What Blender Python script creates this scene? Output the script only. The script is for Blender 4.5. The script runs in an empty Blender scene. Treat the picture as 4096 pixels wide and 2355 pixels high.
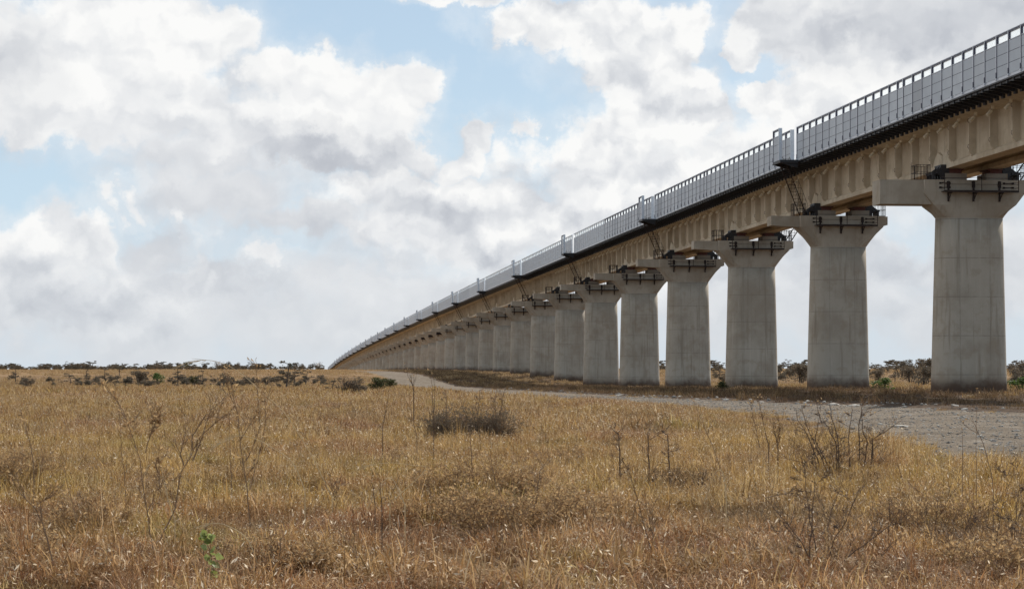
import bpy, math, random
import numpy as np
from mathutils import Vector, Matrix
R = math.radians
scene = bpy.context.scene
COL = scene.collection
rnd = random.Random(7)
nrs = np.random.RandomState(11)
CZ = 1.6                      # camera height over the reference ground
F = 9200.0                    # focal length in pixels of a 4096 px wide frame
HX, HY = 2048.0, 1474.0       # optical column and horizon row

# ------------------------------------------------------------------ camera
cam = bpy.data.cameras.new('camera'); camo = bpy.data.objects.new('camera', cam); COL.objects.link(camo)
camo.location = (0, 0, CZ); camo.rotation_euler = (R(90), 0, 0)
cam.sensor_width = 36; cam.lens = 36 * F / 4096; cam.shift_y = (HY - 1177.5) / 4096
cam.clip_start = 0.1; cam.clip_end = 30000
scene.camera = camo
scene.view_settings.view_transform = 'Standard'; scene.view_settings.look = 'None'
scene.view_settings.exposure = 0.0; scene.view_settings.gamma = 1.0
scene.render.engine = 'CYCLES'
scene.cycles.use_denoising = True; scene.cycles.denoiser = 'OPENIMAGEDENOISE'; scene.cycles.denoising_input_passes = 'RGB_ALBEDO_NORMAL'
scene.cycles.max_bounces = 6; scene.cycles.transparent_max_bounces = 8
scene.cycles.use_adaptive_sampling = True; scene.cycles.adaptive_threshold = 0.02

# ------------------------------------------------------------------ sun and sky
SUN_AZ, SUN_EL = R(33), R(40)
sl = bpy.data.lights.new('sun', 'SUN'); so = bpy.data.objects.new('sun', sl); COL.objects.link(so)
sl.energy = 4.9; sl.angle = R(0.6); sl.color = (1.0, 0.94, 0.85)
sd = Vector((math.sin(SUN_AZ) * math.cos(SUN_EL), math.cos(SUN_AZ) * math.cos(SUN_EL), math.sin(SUN_EL)))
so.rotation_euler = sd.to_track_quat('Z', 'Y').to_euler(); so.location = (60, 60, 80)


class NT:
    """small helper to write node trees"""
    def __init__(s, tree): s.t = tree; s.n = tree.nodes; s.l = tree.links
    def node(s, typ, **kw):
        n = s.n.new(typ)
        for k, v in kw.items(): setattr(n, k, v)
        return n
    def put(s, sock, v):
        if v is None: return
        if isinstance(v, bpy.types.NodeSocket): s.l.new(v, sock)
        else: sock.default_value = v
    def m(s, op, a, b=None, c=None, clamp=False):
        n = s.node('ShaderNodeMath', operation=op, use_clamp=clamp)
        for i, v in enumerate((a, b, c)): s.put(n.inputs[i], v)
        return n.outputs[0]
    def v(s, op, a, b=None, c=None):
        n = s.node('ShaderNodeVectorMath', operation=op)
        for i, v in enumerate((a, b, c)):
            if v is not None: s.put(n.inputs[i], v)
        return n.outputs['Value'] if op in ('LENGTH', 'DOT_PRODUCT', 'DISTANCE') else n.outputs[0]
    def noise(s, vec, scale, detail=4, rough=.55, dist=0.0, lac=2.0, dim='3D'):
        n = s.node('ShaderNodeTexNoise', noise_dimensions=dim); s.put(n.inputs['Vector'], vec)
        n.inputs['Scale'].default_value = scale; n.inputs['Detail'].default_value = detail
        n.inputs['Roughness'].default_value = rough; n.inputs['Distortion'].default_value = dist
        n.inputs['Lacunarity'].default_value = lac
        return n
    def rng(s, v, a, b, c=0.0, d=1.0, kind='SMOOTHSTEP'):
        n = s.node('ShaderNodeMapRange', interpolation_type=kind)
        for i, x in enumerate((v, a, b, c, d)): s.put(n.inputs[i], x)
        return n.outputs[0]
    def mix(s, f, a, b, mode='MIX'):
        n = s.node('ShaderNodeMix', data_type='RGBA', blend_type=mode)
        s.put(n.inputs[0], f)
        for i, x in ((6, a), (7, b)):
            if isinstance(x, tuple): x = tuple(x[:3]) + (1.0,)
            s.put(n.inputs[i], x)
        return n.outputs[2]
    def ramp(s, f, stops, interp='LINEAR'):
        n = s.node('ShaderNodeValToRGB'); cr = n.color_ramp; cr.interpolation = interp
        while len(cr.elements) < len(stops): cr.elements.new(.5)
        for e, (p, c) in zip(cr.elements, stops): e.position = p; e.color = tuple(c) + (1,)
        s.put(n.inputs[0], f); return n.outputs[0]


w = bpy.data.worlds.new('World'); scene.world = w; w.use_nodes = True
T = NT(w.node_tree); T.n.clear()
tc = T.node('ShaderNodeTexCoord').outputs['Generated']
sep = T.node('ShaderNodeSeparateXYZ'); T.l.new(tc, sep.inputs[0])
az = T.m('ARCTAN2', sep.outputs[0], sep.outputs[1]); el = T.m('ARCSINE', sep.outputs[2])
cmb = T.node('ShaderNodeCombineXYZ'); T.put(cmb.inputs[0], T.m('MULTIPLY', az, 9.2)); T.put(cmb.inputs[1], T.m('MULTIPLY', el, 9.2))
P = cmb.outputs[0]
# domain warps: broad billows plus ragged edges
wn = T.noise(P, 1.3, 3, .5, dim='2D').outputs['Color']; wn2 = T.noise(P, 5.0, 7, .62, dim='2D').outputs['Color']
Pw = T.v('ADD', P, T.v('MULTIPLY', T.v('SUBTRACT', wn, (.5, .5, .5)), (.55, .40, 0)))
Pw = T.v('ADD', Pw, T.v('MULTIPLY', T.v('SUBTRACT', wn2, (.5, .5, .5)), (.30, .25, 0)))


def vx(x, y):   # sky features are given by azimuth/elevation, noted in thousandths of the focal length
    return ((x - 1266) * 1.6177 / 1000, (911 - y) * 1.6177 / 1000)


fb = T.noise(P, 3.2, 9, .58, dim='2D').outputs['Fac']
fine = T.noise(P, 9.0, 6, .6, dim='2D').outputs['Fac']
er = T.m('ADD', T.m('MULTIPLY', T.m('SUBTRACT', fb, .5), 1.25), T.m('MULTIPLY', T.m('SUBTRACT', fine, .5), .35))
# cauliflower relief: sunlit upper sides of many billows
def billow(vec, sc):
    n = T.node('ShaderNodeTexVoronoi', feature='F1', voronoi_dimensions='2D'); T.put(n.inputs['Vector'], vec); n.inputs['Scale'].default_value = sc
    n.inputs['Detail'].default_value = 2.0; n.inputs['Roughness'].default_value = .55
    return n.outputs['Distance']
Pb = T.v('ADD', P, T.v('MULTIPLY', T.v('SUBTRACT', wn2, (.5, .5, .5)), (.20, .16, 0)))
Pn = T.v('MULTIPLY', Pb, (1.0, 1.3, 1))
def hgt(vec): return T.m('ADD', T.m('MULTIPLY', T.noise(vec, 1.9, 7, .5, dim='2D').outputs['Fac'], 1.0), T.m('MULTIPLY', billow(vec, 3.6), -.55))
relief = T.m('SUBTRACT', hgt(Pn), hgt(T.v('ADD', Pn, (.03, .11, 0))))
# each mass: outline ellipses, brightness at its top and at its base, heights of top and base, edge softness
MASSES = [
    # thin general veil near the horizon
    dict(e=[(300, 760, 700, 220), (1000, 760, 900, 200), (1900, 720, 900, 190), (2500, 650, 400, 160)], t=.83, b=.79, yt=560, yb=900, soft=.5, er=.8, rl=.35),
    # grey shelf in the middle left
    dict(e=[(500, 430, 320, 95), (560, 500, 330, 105), (760, 560, 330, 70), (380, 620, 150, 110), (900, 570, 220, 50), (520, 690, 300, 60)], t=.82, b=.73, yt=400, yb=610, soft=.5, er=.6, rl=.4),
    dict(e=[(2250, 480, 450, 190), (2250, 640, 430, 70), (2300, 760, 400, 60)], t=.86, b=.72, yt=480, yb=690, soft=.7, er=.9, rl=.6),
    # lower-left bank
    dict(e=[(60, 640, 190, 120), (190, 610, 90, 85), (40, 760, 230, 130), (260, 760, 200, 90)], t=.93, b=.77, yt=540, yb=760, soft=.26, er=.9, rl=1.0),
    dict(e=[(500, 650, 55, 95), (455, 555, 32, 45), (545, 700, 45, 40), (340, 505, 48, 44), (268, 510, 40, 42)], t=.93, b=.86, yt=500, yb=760, soft=.6, er=.8, rl=.8),
    dict(e=[(705, 658, 80, 34), (860, 775, 110, 35)], t=.93, b=.86, yt=620, yb=800, soft=.5, er=1.1, rl=.6),
    # middle-right bank, bright
    dict(e=[(1250, 560, 420, 130), (1560, 520, 420, 260), (1420, 400, 180, 130), (1200, 340, 80, 50), (1050, 490, 320, 70), (1150, 410, 110, 60), (1900, 480, 300, 180)], t=.955, b=.80, yt=300, yb=660, soft=.26, er=.75, rl=1.3),
    # upper-right bank
    dict(e=[(1330, 60, 170, 80), (1090, -30, 150, 60), (1500, 100, 250, 160), (1670, 60, 110, 110), (1590, 260, 210, 150), (1440, 170, 120, 90), (1700, 300, 90, 70)], t=.93, b=.91, yt=0, yb=420, soft=.20, er=.85, rl=1.4),
    dict(e=[(1500, 190, 120, 50), (1420, 90, 100, 40)], t=.82, b=.80, yt=100, yb=250, soft=.7, er=.7, rl=.8),
    # right bank: white rim, grey body
    dict(e=[(1900, 280, 100, 65), (2020, 330, 220, 110), (2160, 270, 300, 130), (1980, 60, 140, 110), (2250, 90, 420, 190), (2560, 200, 300, 260), (1900, 130, 60, 60)], t=.90, b=.95, yt=150, yb=300, soft=.2, er=.75, rl=1.2),
    dict(e=[(2330, 50, 420, 170), (2560, 120, 300, 200), (2150, 90, 140, 60)], t=.66, b=.67, yt=0, yb=260, soft=.75, er=.45, rl=.45),
    # big upper-left cloud
    dict(e=[(260, 120, 420, 230), (560, 90, 130, 130), (420, 280, 320, 130), (20, 180, 230, 160), (610, 345, 190, 85), (200, 290, 270, 110), (60, 300, 180, 80)], t=.955, b=.84, yt=230, yb=400, soft=.24, er=.62, rl=.85),
    dict(e=[(-30, 190, 210, 170)], t=.68, b=.66, yt=60, yb=330, soft=.9, er=.5, rl=.5),
    # foreground cloud with its flat grey base
    dict(e=[(850, 290, 225, 150), (740, 210, 110, 90), (985, 210, 120, 80), (950, 400, 140, 75), (780, 400, 150, 62)], t=.97, b=.72, yt=345, yb=440, soft=.22, er=.60, rl=.8),
    dict(e=[(850, 425, 235, 55), (750, 395, 130, 45)], t=.64, b=.59, yt=380, yb=470, soft=.8, er=.22, rl=.5),
    dict(e=[(640, 210, 60, 150), (655, 330, 50, 90)], t=.80, b=.80, yt=0, yb=400, soft=.95, er=.5, rl=.7),
]
skyc = T.v('SCALE', T.node('ShaderNodeTexSky').outputs[0]); sn = skyc.node; T.n.remove(sn.inputs[0].links[0].from_node)
sky = T.node('ShaderNodeTexSky', sky_type='NISHITA'); sky.sun_disc = False
sky.sun_elevation = SUN_EL; sky.sun_rotation = SUN_AZ; sky.altitude = 1600; sky.air_density = 1.0; sky.dust_density = 1.2; sky.ozone_density = 1.5
T.l.new(sky.outputs[0], sn.inputs[0]); sn.inputs['Scale'].default_value = .085
col = T.mix(T.rng(el, 0.0, .17, .92, .58), skyc, (.60, .76, .90))
sepw = T.node('ShaderNodeSeparateXYZ'); T.l.new(Pw, sepw.inputs[0]); yw = sepw.outputs[1]
def tone(b): return T.ramp(b, [(0.40, (.43, .455, .50)), (0.60, (.51, .535, .585)), (0.72, (.635, .66, .70)), (0.86, (.80, .815, .835)), (1.0, (.965, .965, .955))])
def layer(col, f, br):
    return T.mix(f, col, tone(br))
# added clouds over the unseen rest of the sky, behind the ones in view
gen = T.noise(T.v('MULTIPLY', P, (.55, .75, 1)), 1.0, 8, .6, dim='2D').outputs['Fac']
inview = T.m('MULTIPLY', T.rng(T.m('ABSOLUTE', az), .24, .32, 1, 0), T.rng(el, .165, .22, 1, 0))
ga = T.m('MULTIPLY', T.rng(gen, .35, .48), T.m('MULTIPLY', T.m('SUBTRACT', 1, inview), T.rng(T.m('SUBTRACT', T.m('MULTIPLY', sep.outputs[1], .75), T.m('MULTIPLY', sep.outputs[0], .66)), -.45, .40, .05, 1)))  # cover thinned behind the camera, denser front-left, to shape light on piers and ribs
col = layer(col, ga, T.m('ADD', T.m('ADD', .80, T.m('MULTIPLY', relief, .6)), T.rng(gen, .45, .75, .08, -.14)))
for M in MASSES:
    f = None
    for (x, y, rx, ry) in M['e']:
        cx, cy = vx(x, y); rx *= 1.6177 / 1000; ry *= 1.6177 / 1000
        d = T.v('LENGTH', T.v('MULTIPLY_ADD', Pw, (1 / rx, 1 / ry, 0), (-cx / rx, -cy / ry, 0)))
        f = d if f is None else T.node('ShaderNodeMath', operation='SMOOTH_MIN') if False else T.m('MINIMUM', f, d)
    f = T.m('ADD', T.m('SUBTRACT', 1.0, f), T.m('MULTIPLY', er, M['er'] * .55))
    a = T.m('MAXIMUM', T.rng(f, -.03, M['soft'] * 1.45), T.rng(f, -.36, .12, 0, .26))
    y1 = (911 - M['yt']) * 1.6177 / 1000; y0 = (911 - M['yb']) * 1.6177 / 1000
    br = T.rng(yw, y0, y1, M['b'], M['t'])
    br = T.m('ADD', br, T.m('MULTIPLY', relief, M['rl'] * .36))
    col = layer(col, a, br)
col = T.mix(T.rng(el, -.01, .07, .60, 0.0), col, (.665, .705, .745))
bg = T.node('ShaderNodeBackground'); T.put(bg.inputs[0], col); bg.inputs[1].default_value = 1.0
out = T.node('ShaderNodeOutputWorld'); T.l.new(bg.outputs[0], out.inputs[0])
w.cycles.sampling_method = 'MANUAL'; w.cycles.sample_map_resolution = 512

# ------------------------------------------------------------------ bridge alignment
SP = 32.7
PAR = [23.7815941, 147.741620, -0.1069, 0.0247e-3, -0.0523e-6, 0.025e-9]
_S = np.linspace(-3 * SP, 60 * SP, 6001); _th = PAR[2] + PAR[3] * _S + .5 * PAR[4] * _S ** 2 + PAR[5] * _S ** 3 / 3
_ds = _S[1] - _S[0]; _cx = np.cumsum(np.sin(_th)) * _ds; _cz = np.cumsum(np.cos(_th)) * _ds
_cx = _cx - np.interp(0, _S, _cx) + PAR[0]; _cz = _cz - np.interp(0, _S, _cz) + PAR[1]


def line(s, lat=0.0):
    th = np.interp(s, _S, _th)
    return np.interp(s, _S, _cx) + lat * np.cos(th), np.interp(s, _S, _cz) - lat * np.sin(th), th


def captop(s):
    s = np.asarray(s, float); k = s / 1000
    return CZ + 12.1217 - 4.4958 * k - .9108 * k * k - 1.2808 * k ** 3


# ------------------------------------------------------------------ terrain
FZ = [-80, 100, 131, 180, 215, 250, 310, 343, 375, 408, 440, 473, 505, 600, 760, 860, 1000, 1200, 1600, 3000, 9000]
FH = [-1.6, -1.6, -1.68, -1.9, -2.05, -2.25, -2.4, -2.0, -1.45, -1.0, -.85, -.72, -.62, -.60, -.55, -.7, -1.8, -5, -11, -14, -16]
_w = [(nrs.uniform(.25, 1.1), nrs.uniform(0, 6.28), nrs.uniform(0, 6.28), nrs.uniform(.4, 1)) for _ in range(14)]


def sst(x, a, b):
    t = np.clip((x - a) / (b - a), 0, 1); return t * t * (3 - 2 * t)


RZ = [-20, 20, 42, 56, 82, 100, 131, 200, 280, 380, 450, 520, 620]
RX = [40, 26, 19.6, 16.9, 13.8, 9.7, 3.9, -1.6, -8.4, -17.5, -24.5, -32, -44]
RW = [17, 15, 12.2, 8.6, 4.5, 4.2, 4.0, 3.4, 3.4, 3.4, 3.6, 3.4, 3.2]


def road_d(X, Z):       # signed distance-ish from the road edge (negative on the road)
    X = np.asarray(X, float); Z = np.asarray(Z, float)
    wob = .35 * np.sin(Z * .31) + .3 * np.sin(Z * .83 + X * .3) + .18 * np.sin(Z * 2.1 + X)
    return np.abs(X - np.interp(Z, RZ, RX)) - np.interp(Z, RZ, RW) + wob * .6


def lateral(X, Z):
    return (np.asarray(X, float) - np.interp(Z, _cz, _cx)) * .994


def terrain(X, Z):
    X = np.asarray(X, float); Z = np.asarray(Z, float)
    h = np.interp(Z, FZ, FH)
    L = lateral(X, Z)
    h = h + .20 * np.exp(-((Z - 175) / 42) ** 2) * sst(L, -16, -2)
    h = h + .22 * sst(L, 5, 70) * sst(Z, 230, 480) * (1 - sst(Z, 850, 1100))
    h = h + .15 * np.exp(-((Z - 95) / 22) ** 2) * (1 - sst(X, 4, 9))           # low swell that hides the middle of the track
    far = np.clip(Z / 60, .6, 3)
    n = 0
    for k, a, p, am in _w:
        n = n + am * np.sin(k * (X * math.cos(a) + Z * math.sin(a)) + p)
    rd = road_d(X, Z)
    h = h + .018 * n * sst(rd, -.5, 2.5)
    h = h + .10 * np.exp(-((rd - 1.1) / .7) ** 2) * sst(X, np.interp(Z, RZ, RX), np.interp(Z, RZ, RX) + 1)   # low bank beyond the track
    return h + CZ


def ground_at(px, py):
    """world point where the line of sight through a photo pixel meets the terrain"""
    Z = np.arange(10, 1000, .25); X = (px - HX) / F * Z; hz = CZ - (py - HY) / F * Z
    d = hz - terrain(X, Z); i = np.argmax(d < 0)
    if d[i] >= 0: i = len(Z) - 1
    return float(X[i]), float(Z[i])


# ------------------------------------------------------------------ mesh helpers
class MB:
    def __init__(s): s.v = []; s.f = []; s.mi = []
    def add(s, vs, fs, mi=0):
        o = len(s.v); s.v += [tuple(p) for p in vs]; s.f += [tuple(i + o for i in f) for f in fs]; s.mi += [mi] * len(fs); return s
    def box(s, a, b, mi=0):
        x0, y0, z0 = a; x1, y1, z1 = b
        return s.add([(x0, y0, z0), (x1, y0, z0), (x1, y1, z0), (x0, y1, z0), (x0, y0, z1), (x1, y0, z1), (x1, y1, z1), (x0, y1, z1)],
                     [(0, 3, 2, 1), (4, 5, 6, 7), (0, 1, 5, 4), (1, 2, 6, 5), (2, 3, 7, 6), (3, 0, 4, 7)], mi)
    def extrude(s, poly, axis, a, b, mi=0):
        """poly in the two other axes (x,z for axis y; y,z for axis x; x,y for axis z)"""
        n = len(poly)
        def P(p, t): return {'y': (p[0], t, p[1]), 'x': (t, p[0], p[1]), 'z': (p[0], p[1], t)}[axis]
        vs = [P(p, a) for p in poly] + [P(p, b) for p in poly]
        fs = [tuple(range(n)), tuple(range(2 * n - 1, n - 1, -1))] + [(i, i + n, (i + 1) % n + n, (i + 1) % n) for i in range(n)]
        return s.add(vs, fs, mi)
    def loft(s, rings, cap=True, mi=0):
        n = len(rings[0]); vs = [p for r in rings for p in r]; fs = []
        for k in range(len(rings) - 1):
            for i in range(n):
                j = (i + 1) % n; fs.append((k * n + i, k * n + j, (k + 1) * n + j, (k + 1) * n + i))
        if cap: fs += [tuple(range(n - 1, -1, -1)), tuple(range((len(rings) - 1) * n, len(rings) * n))]
        return s.add(vs, fs, mi)
    def tube(s, pts, r, n=4, mi=0):
        pts = [Vector(p) for p in pts]; k = len(pts)
        rs = r if isinstance(r, (list, tuple)) else [r] * k
        vs = []
        for i, p in enumerate(pts):
            d = (pts[min(i + 1, k - 1)] - pts[max(i - 1, 0)]).normalized()
            u = d.cross(Vector((0, 0, 1)) if abs(d.z) < .9 else Vector((1, 0, 0))).normalized(); q = d.cross(u)
            for j in range(n):
                t = 6.2832 * j / n; vs.append(p + (u * math.cos(t) + q * math.sin(t)) * rs[i])
        fs = [(i * n + j, i * n + (j + 1) % n, (i + 1) * n + (j + 1) % n, (i + 1) * n + j) for i in range(k - 1) for j in range(n)]
        if n > 2: fs += [tuple(range(n - 1, -1, -1)), tuple(range((k - 1) * n, k * n))]
        return s.add(vs, fs, mi)
    def mesh(s, name, *mats, recalc=True):
        me = bpy.data.meshes.new(name); me.from_pydata(s.v, [], s.f)
        for m in mats: me.materials.append(m)
        if any(s.mi): me.polygons.foreach_set('material_index', s.mi)
        if recalc:
            import bmesh
            bm = bmesh.new(); bm.from_mesh(me); bmesh.ops.recalc_face_normals(bm, faces=bm.faces); bm.to_mesh(me); bm.free()
        me.update(); return me


def ob(name, me, parent=None, loc=(0, 0, 0), rot=None):
    o = bpy.data.objects.new(name, me); COL.objects.link(o)
    if parent: o.parent = parent
    o.location = loc
    if rot: o.rotation_euler = rot
    return o


def tag(o, label=None, cat=None, group=None, kind=None):
    if label: o['label'] = label
    if cat: o['category'] = cat
    if group: o['group'] = group
    if kind: o['kind'] = kind
    return o


def thing(name, label, cat, loc, rot=(0, 0, 0), group=None):
    return tag(ob(name, None, None, loc, rot), label, cat, group)


ORD = ('first second third fourth fifth sixth seventh eighth ninth tenth eleventh twelfth thirteenth fourteenth fifteenth sixteenth seventeenth '
       'eighteenth nineteenth twentieth').split()
ORD += ['twenty-' + o for o in ORD[:9]] + ['thirtieth'] + ['thirty-' + o for o in ORD[:9]] + ['fortieth'] + ['forty-' + o for o in ORD[:9]]

# ------------------------------------------------------------------ materials
def mat(name):
    m = bpy.data.materials.new(name); m.use_nodes = True
    t = NT(m.node_tree); t.n.clear()
    o = t.node('ShaderNodeOutputMaterial'); p = t.node('ShaderNodeBsdfPrincipled'); t.l.new(p.outputs[0], o.inputs[0])
    t.p = p; t.o = o; t.mat = m
    return t


def concrete(name, c, joints=False, warm=(.30, .22, .14), streak=.5):
    t = mat(name)
    tcn = t.node('ShaderNodeTexCoord').outputs['Object']
    rn = t.node('ShaderNodeObjectInfo').outputs['Random']
    off = t.v('ADD', tcn, t.v('SCALE', (37., 53., 11.)))
    off.node.inputs[1].default_value = (0, 0, 0)
    sc = t.node('ShaderNodeVectorMath', operation='SCALE'); sc.inputs[0].default_value = (37, 53, 11); t.put(sc.inputs['Scale'], rn)
    off = t.v('ADD', tcn, sc.outputs[0])
    big = t.noise(off, .35, 5, .6).outputs['Fac']
    fine = t.noise(off, 14, 6, .6).outputs['Fac']
    st = t.noise(t.v('MULTIPLY', off, (2.2, 2.2, .12)), 1.6, 5, .6).outputs['Fac']
    col = t.mix(t.rng(big, .38, .64, 0, .85), c, tuple(x * y for x, y in zip(c, (.72, .68, .64))))
    col = t.mix(t.rng(st, .52, .72, 0, streak), col, tuple(x * y for x, y in zip(c, (.52, .47, .42))))
    col = t.mix(t.rng(st, .30, .42, streak * .6, 0), col, tuple(min(1, x * 1.22) for x in c))
    bl = t.noise(off, 1.1, 4, .6).outputs['Fac']
    col = t.mix(t.rng(bl, .52, .66, 0, .42), col, warm)
    col = t.mix(t.rng(fine, .3, .7, .0, .25), col, tuple(x * .8 for x in c))
    bump = t.node('ShaderNodeBump'); bump.inputs['Strength'].default_value = .12; bump.inputs['Distance'].default_value = .02
    hgt = t.m('ADD', fine, t.m('MULTIPLY', st, .5))
    if joints:
        sp = t.node('ShaderNodeSeparateXYZ'); t.l.new(tcn, sp.inputs[0])
        jz = t.m('ABSOLUTE', t.m('SUBTRACT', t.m('FRACT', t.m('DIVIDE', sp.outputs[2], 2.5)), .5))
        wv = t.noise(tcn, 2.5, 2).outputs['Fac']
        line_h = t.rng(jz, .488, .496)
        xa = t.m('ABSOLUTE', sp.outputs[0])
        line_v = t.rng(t.m('ABSOLUTE', t.m('SUBTRACT', t.m('ABSOLUTE', t.m('ADD', sp.outputs[0], .2)), 1.0)), .03, .008)
        ln = t.m('MULTIPLY', t.m('MAXIMUM', line_h, t.m('MULTIPLY', line_v, .7)), t.rng(wv, .3, .6, .25, .8))
        col = t.mix(ln, col, tuple(x * .42 for x in c))
        # each pour a shade apart
        lift = t.node('ShaderNodeTexWhiteNoise', noise_dimensions='2D')
        cb = t.node('ShaderNodeCombineXYZ'); t.put(cb.inputs[0], t.m('FLOOR', t.m('ADD', t.m('DIVIDE', sp.outputs[2], 2.5), .0))); t.put(cb.inputs[1], rn)
        t.l.new(cb.outputs[0], lift.inputs[0])
        col = t.mix(t.m('MULTIPLY', lift.outputs[0], .30), col, tuple(x * y for x, y in zip(c, (.74, .73, .72))))
        # earth splashed on the foot, as on the real piers
        gm = t.node('ShaderNodeNewGeometry'); gs = t.node('ShaderNodeSeparateXYZ'); t.l.new(gm.outputs['Position'], gs.inputs[0])
        at = t.node('ShaderNodeAttribute', attribute_name='foot', attribute_type='OBJECT')
        hh = t.m('ADD', t.m('SUBTRACT', gs.outputs[2], at.outputs['Fac']), t.m('MULTIPLY', t.m('SUBTRACT', bl, .5), 1.6))
        col = t.mix(t.rng(hh, .25, 1.35, .92, 0), col, (.125, .078, .055))
        hgt = t.m('SUBTRACT', hgt, t.m('MULTIPLY', ln, 2))
    t.put(bump.inputs['Height'], hgt); t.l.new(bump.outputs[0], t.p.inputs['Normal'])
    t.put(t.p.inputs['Base Color'], col); t.p.inputs['Roughness'].default_value = .9; t.p.inputs['Specular IOR Level'].default_value = .2
    return t.mat


def plain(name, c, rough=.6, metal=0.0, var=.25, scale=6):
    t = mat(name)
    tcn = t.node('ShaderNodeTexCoord').outputs['Object']
    n = t.noise(tcn, scale, 5, .6).outputs['Fac']
    t.put(t.p.inputs['Base Color'], t.mix(t.rng(n, .3, .7, 0, 1), tuple(x * (1 - var) for x in c), tuple(min(1, x * (1 + var)) for x in c)))
    t.put(t.p.inputs['Roughness'], t.rng(n, .3, .7, rough * .85, min(1, rough * 1.15))); t.p.inputs['Metallic'].default_value = metal
    return t.mat


M_PIER = concrete('pier_concrete', (.50, .440, .360), joints=True, warm=(.33, .25, .17), streak=.8)
M_CAP = concrete('cap_concrete', (.47, .41, .33), warm=(.30, .23, .16), streak=.35)
M_GIRD = concrete('girder_concrete', (.66, .56, .42), warm=(.40, .31, .20), streak=.3)
M_PAD = concrete('pad_concrete', (.33, .29, .24), streak=.2)
M_STEEL = plain('black_steel', (.022, .021, .024), .55, .0)
M_RUST = plain('rusty_steel', (.035, .022, .018), .8, 0, .35)
M_RED = plain('red_bearing_paint', (.13, .045, .035), .7)
M_GALV = plain('galvanised_steel', (.60, .62, .66), .42, .25, .12, 9)
M_PIPE = plain('cream_pipe', (.74, .64, .47), .6)
M_DKEDGE = plain('dark_frame', (.05, .05, .085), .5)
t = mat('ribbed_panel')
tcn = t.node('ShaderNodeTexCoord').outputs['Object']; rn = t.node('ShaderNodeObjectInfo').outputs['Random']
n = t.noise(tcn, 1.3, 4, .6).outputs['Fac']
sp_ = t.node('ShaderNodeSeparateXYZ'); t.l.new(tcn, sp_.inputs[0])
rib = t.m('SINE', t.m('MULTIPLY', sp_.outputs[1], 62.8))
base = t.mix(t.rng(rn, .0, .93, 0, 1, 'LINEAR'), (.45, .485, .53), (.57, .605, .645))
base = t.mix(t.rng(rn, .955, .965, 0, .5), base, (.20, .20, .21))
base = t.mix(t.rng(n, .35, .7, 0, .35), base, (.40, .43, .47))
base = t.mix(t.rng(rib, -.2, 1, 0, .25), base, (.34, .37, .41))
t.put(t.p.inputs['Base Color'], base); t.p.inputs['Roughness'].default_value = .5; t.p.inputs['Metallic'].default_value = .1
M_PANEL = t.mat
t = mat('frosted_window')
tr = t.node('ShaderNodeBsdfTransparent'); tr.inputs[0].default_value = (.98, .98, .97, 1)
tl = t.node('ShaderNodeBsdfTranslucent'); tl.inputs[0].default_value = (.80, .86, .92, 1)
mx = t.node('ShaderNodeMixShader'); mx.inputs[0].default_value = .35
t.l.new(tr.outputs[0], mx.inputs[1]); t.l.new(tl.outputs[0], mx.inputs[2]); t.l.new(mx.outputs[0], t.o.inputs[0])
M_WIN = t.mat


def world_pos(t):
    return t.node('ShaderNodeNewGeometry').outputs['Position']


# dry ground under and between the grass; its colours run with the grass's own patches
def patches(t, pos, ty):
    a = t.noise(pos, .16, 4, .6).outputs['Fac']; b = t.noise(t.v('ADD', pos, (91, 17, 5)), .42, 5, .6).outputs['Fac']
    c = t.noise(t.v('ADD', pos, (7, 191, 5)), .075, 3, .5).outputs['Fac']
    return a, b, c


t = mat('dry_earth'); pos = world_pos(t); a, b, c = patches(t, pos, 0)
f = t.noise(pos, 3.0, 6, .65).outputs['Fac']
col = t.mix(t.rng(b, .35, .65), (.090, .055, .030), (.150, .095, .050))
col = t.mix(t.rng(a, .5, .7, 0, .7), col, (.115, .080, .055))
col = t.mix(t.rng(f, .45, .75, 0, .8), col, (.07, .045, .030))
spz = t.node('ShaderNodeSeparateXYZ'); t.l.new(pos, spz.inputs[0])
far = t.rng(spz.outputs[1], 260, 480)
st = t.noise(t.v('MULTIPLY', pos, (.05, .02, 0)), 1.0, 6, .6).outputs['Fac']
farc = t.ramp(st, [(.3, (.19, .12, .07)), (.5, (.29, .185, .10)), (.7, (.35, .235, .135))])
col = t.mix(far, col, farc)
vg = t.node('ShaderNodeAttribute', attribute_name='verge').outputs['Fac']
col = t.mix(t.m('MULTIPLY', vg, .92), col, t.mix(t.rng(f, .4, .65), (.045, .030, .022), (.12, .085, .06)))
t.put(t.p.inputs['Base Color'], col); t.p.inputs['Roughness'].default_value = 1.0; t.p.inputs['Specular IOR Level'].default_value = .05
bp = t.node('ShaderNodeBump'); bp.inputs['Distance'].default_value = .08; bp.inputs['Strength'].default_value = .8; t.put(bp.inputs['Height'], f); t.l.new(bp.outputs[0], t.p.inputs['Normal'])
M_GROUND = t.mat
t = mat('gravel_surface'); pos = world_pos(t)
f = t.noise(pos, 9.0, 8, .75).outputs['Fac']; g = t.noise(pos, .35, 5, .6).outputs['Fac']; h = t.noise(t.v('MULTIPLY', pos, (1.3, .35, 1)), 1.1, 6, .6).outputs['Fac']
col = t.mix(t.rng(g, .35, .65), (.150, .120, .090), (.215, .176, .136))
col = t.mix(t.rng(h, .56, .70, 0, .6), col, (.36, .32, .27))
col = t.mix(t.rng(f, .52, .68, 0, .75), col, (.13, .11, .095))
vo = t.node('ShaderNodeTexVoronoi'); vo.inputs['Scale'].default_value = 7; t.l.new(pos, vo.inputs['Vector'])
col = t.mix(t.m('MULTIPLY', t.rng(vo.outputs['Distance'], .06, .20, 1, 0), .55), col, (.08, .07, .065))
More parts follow.
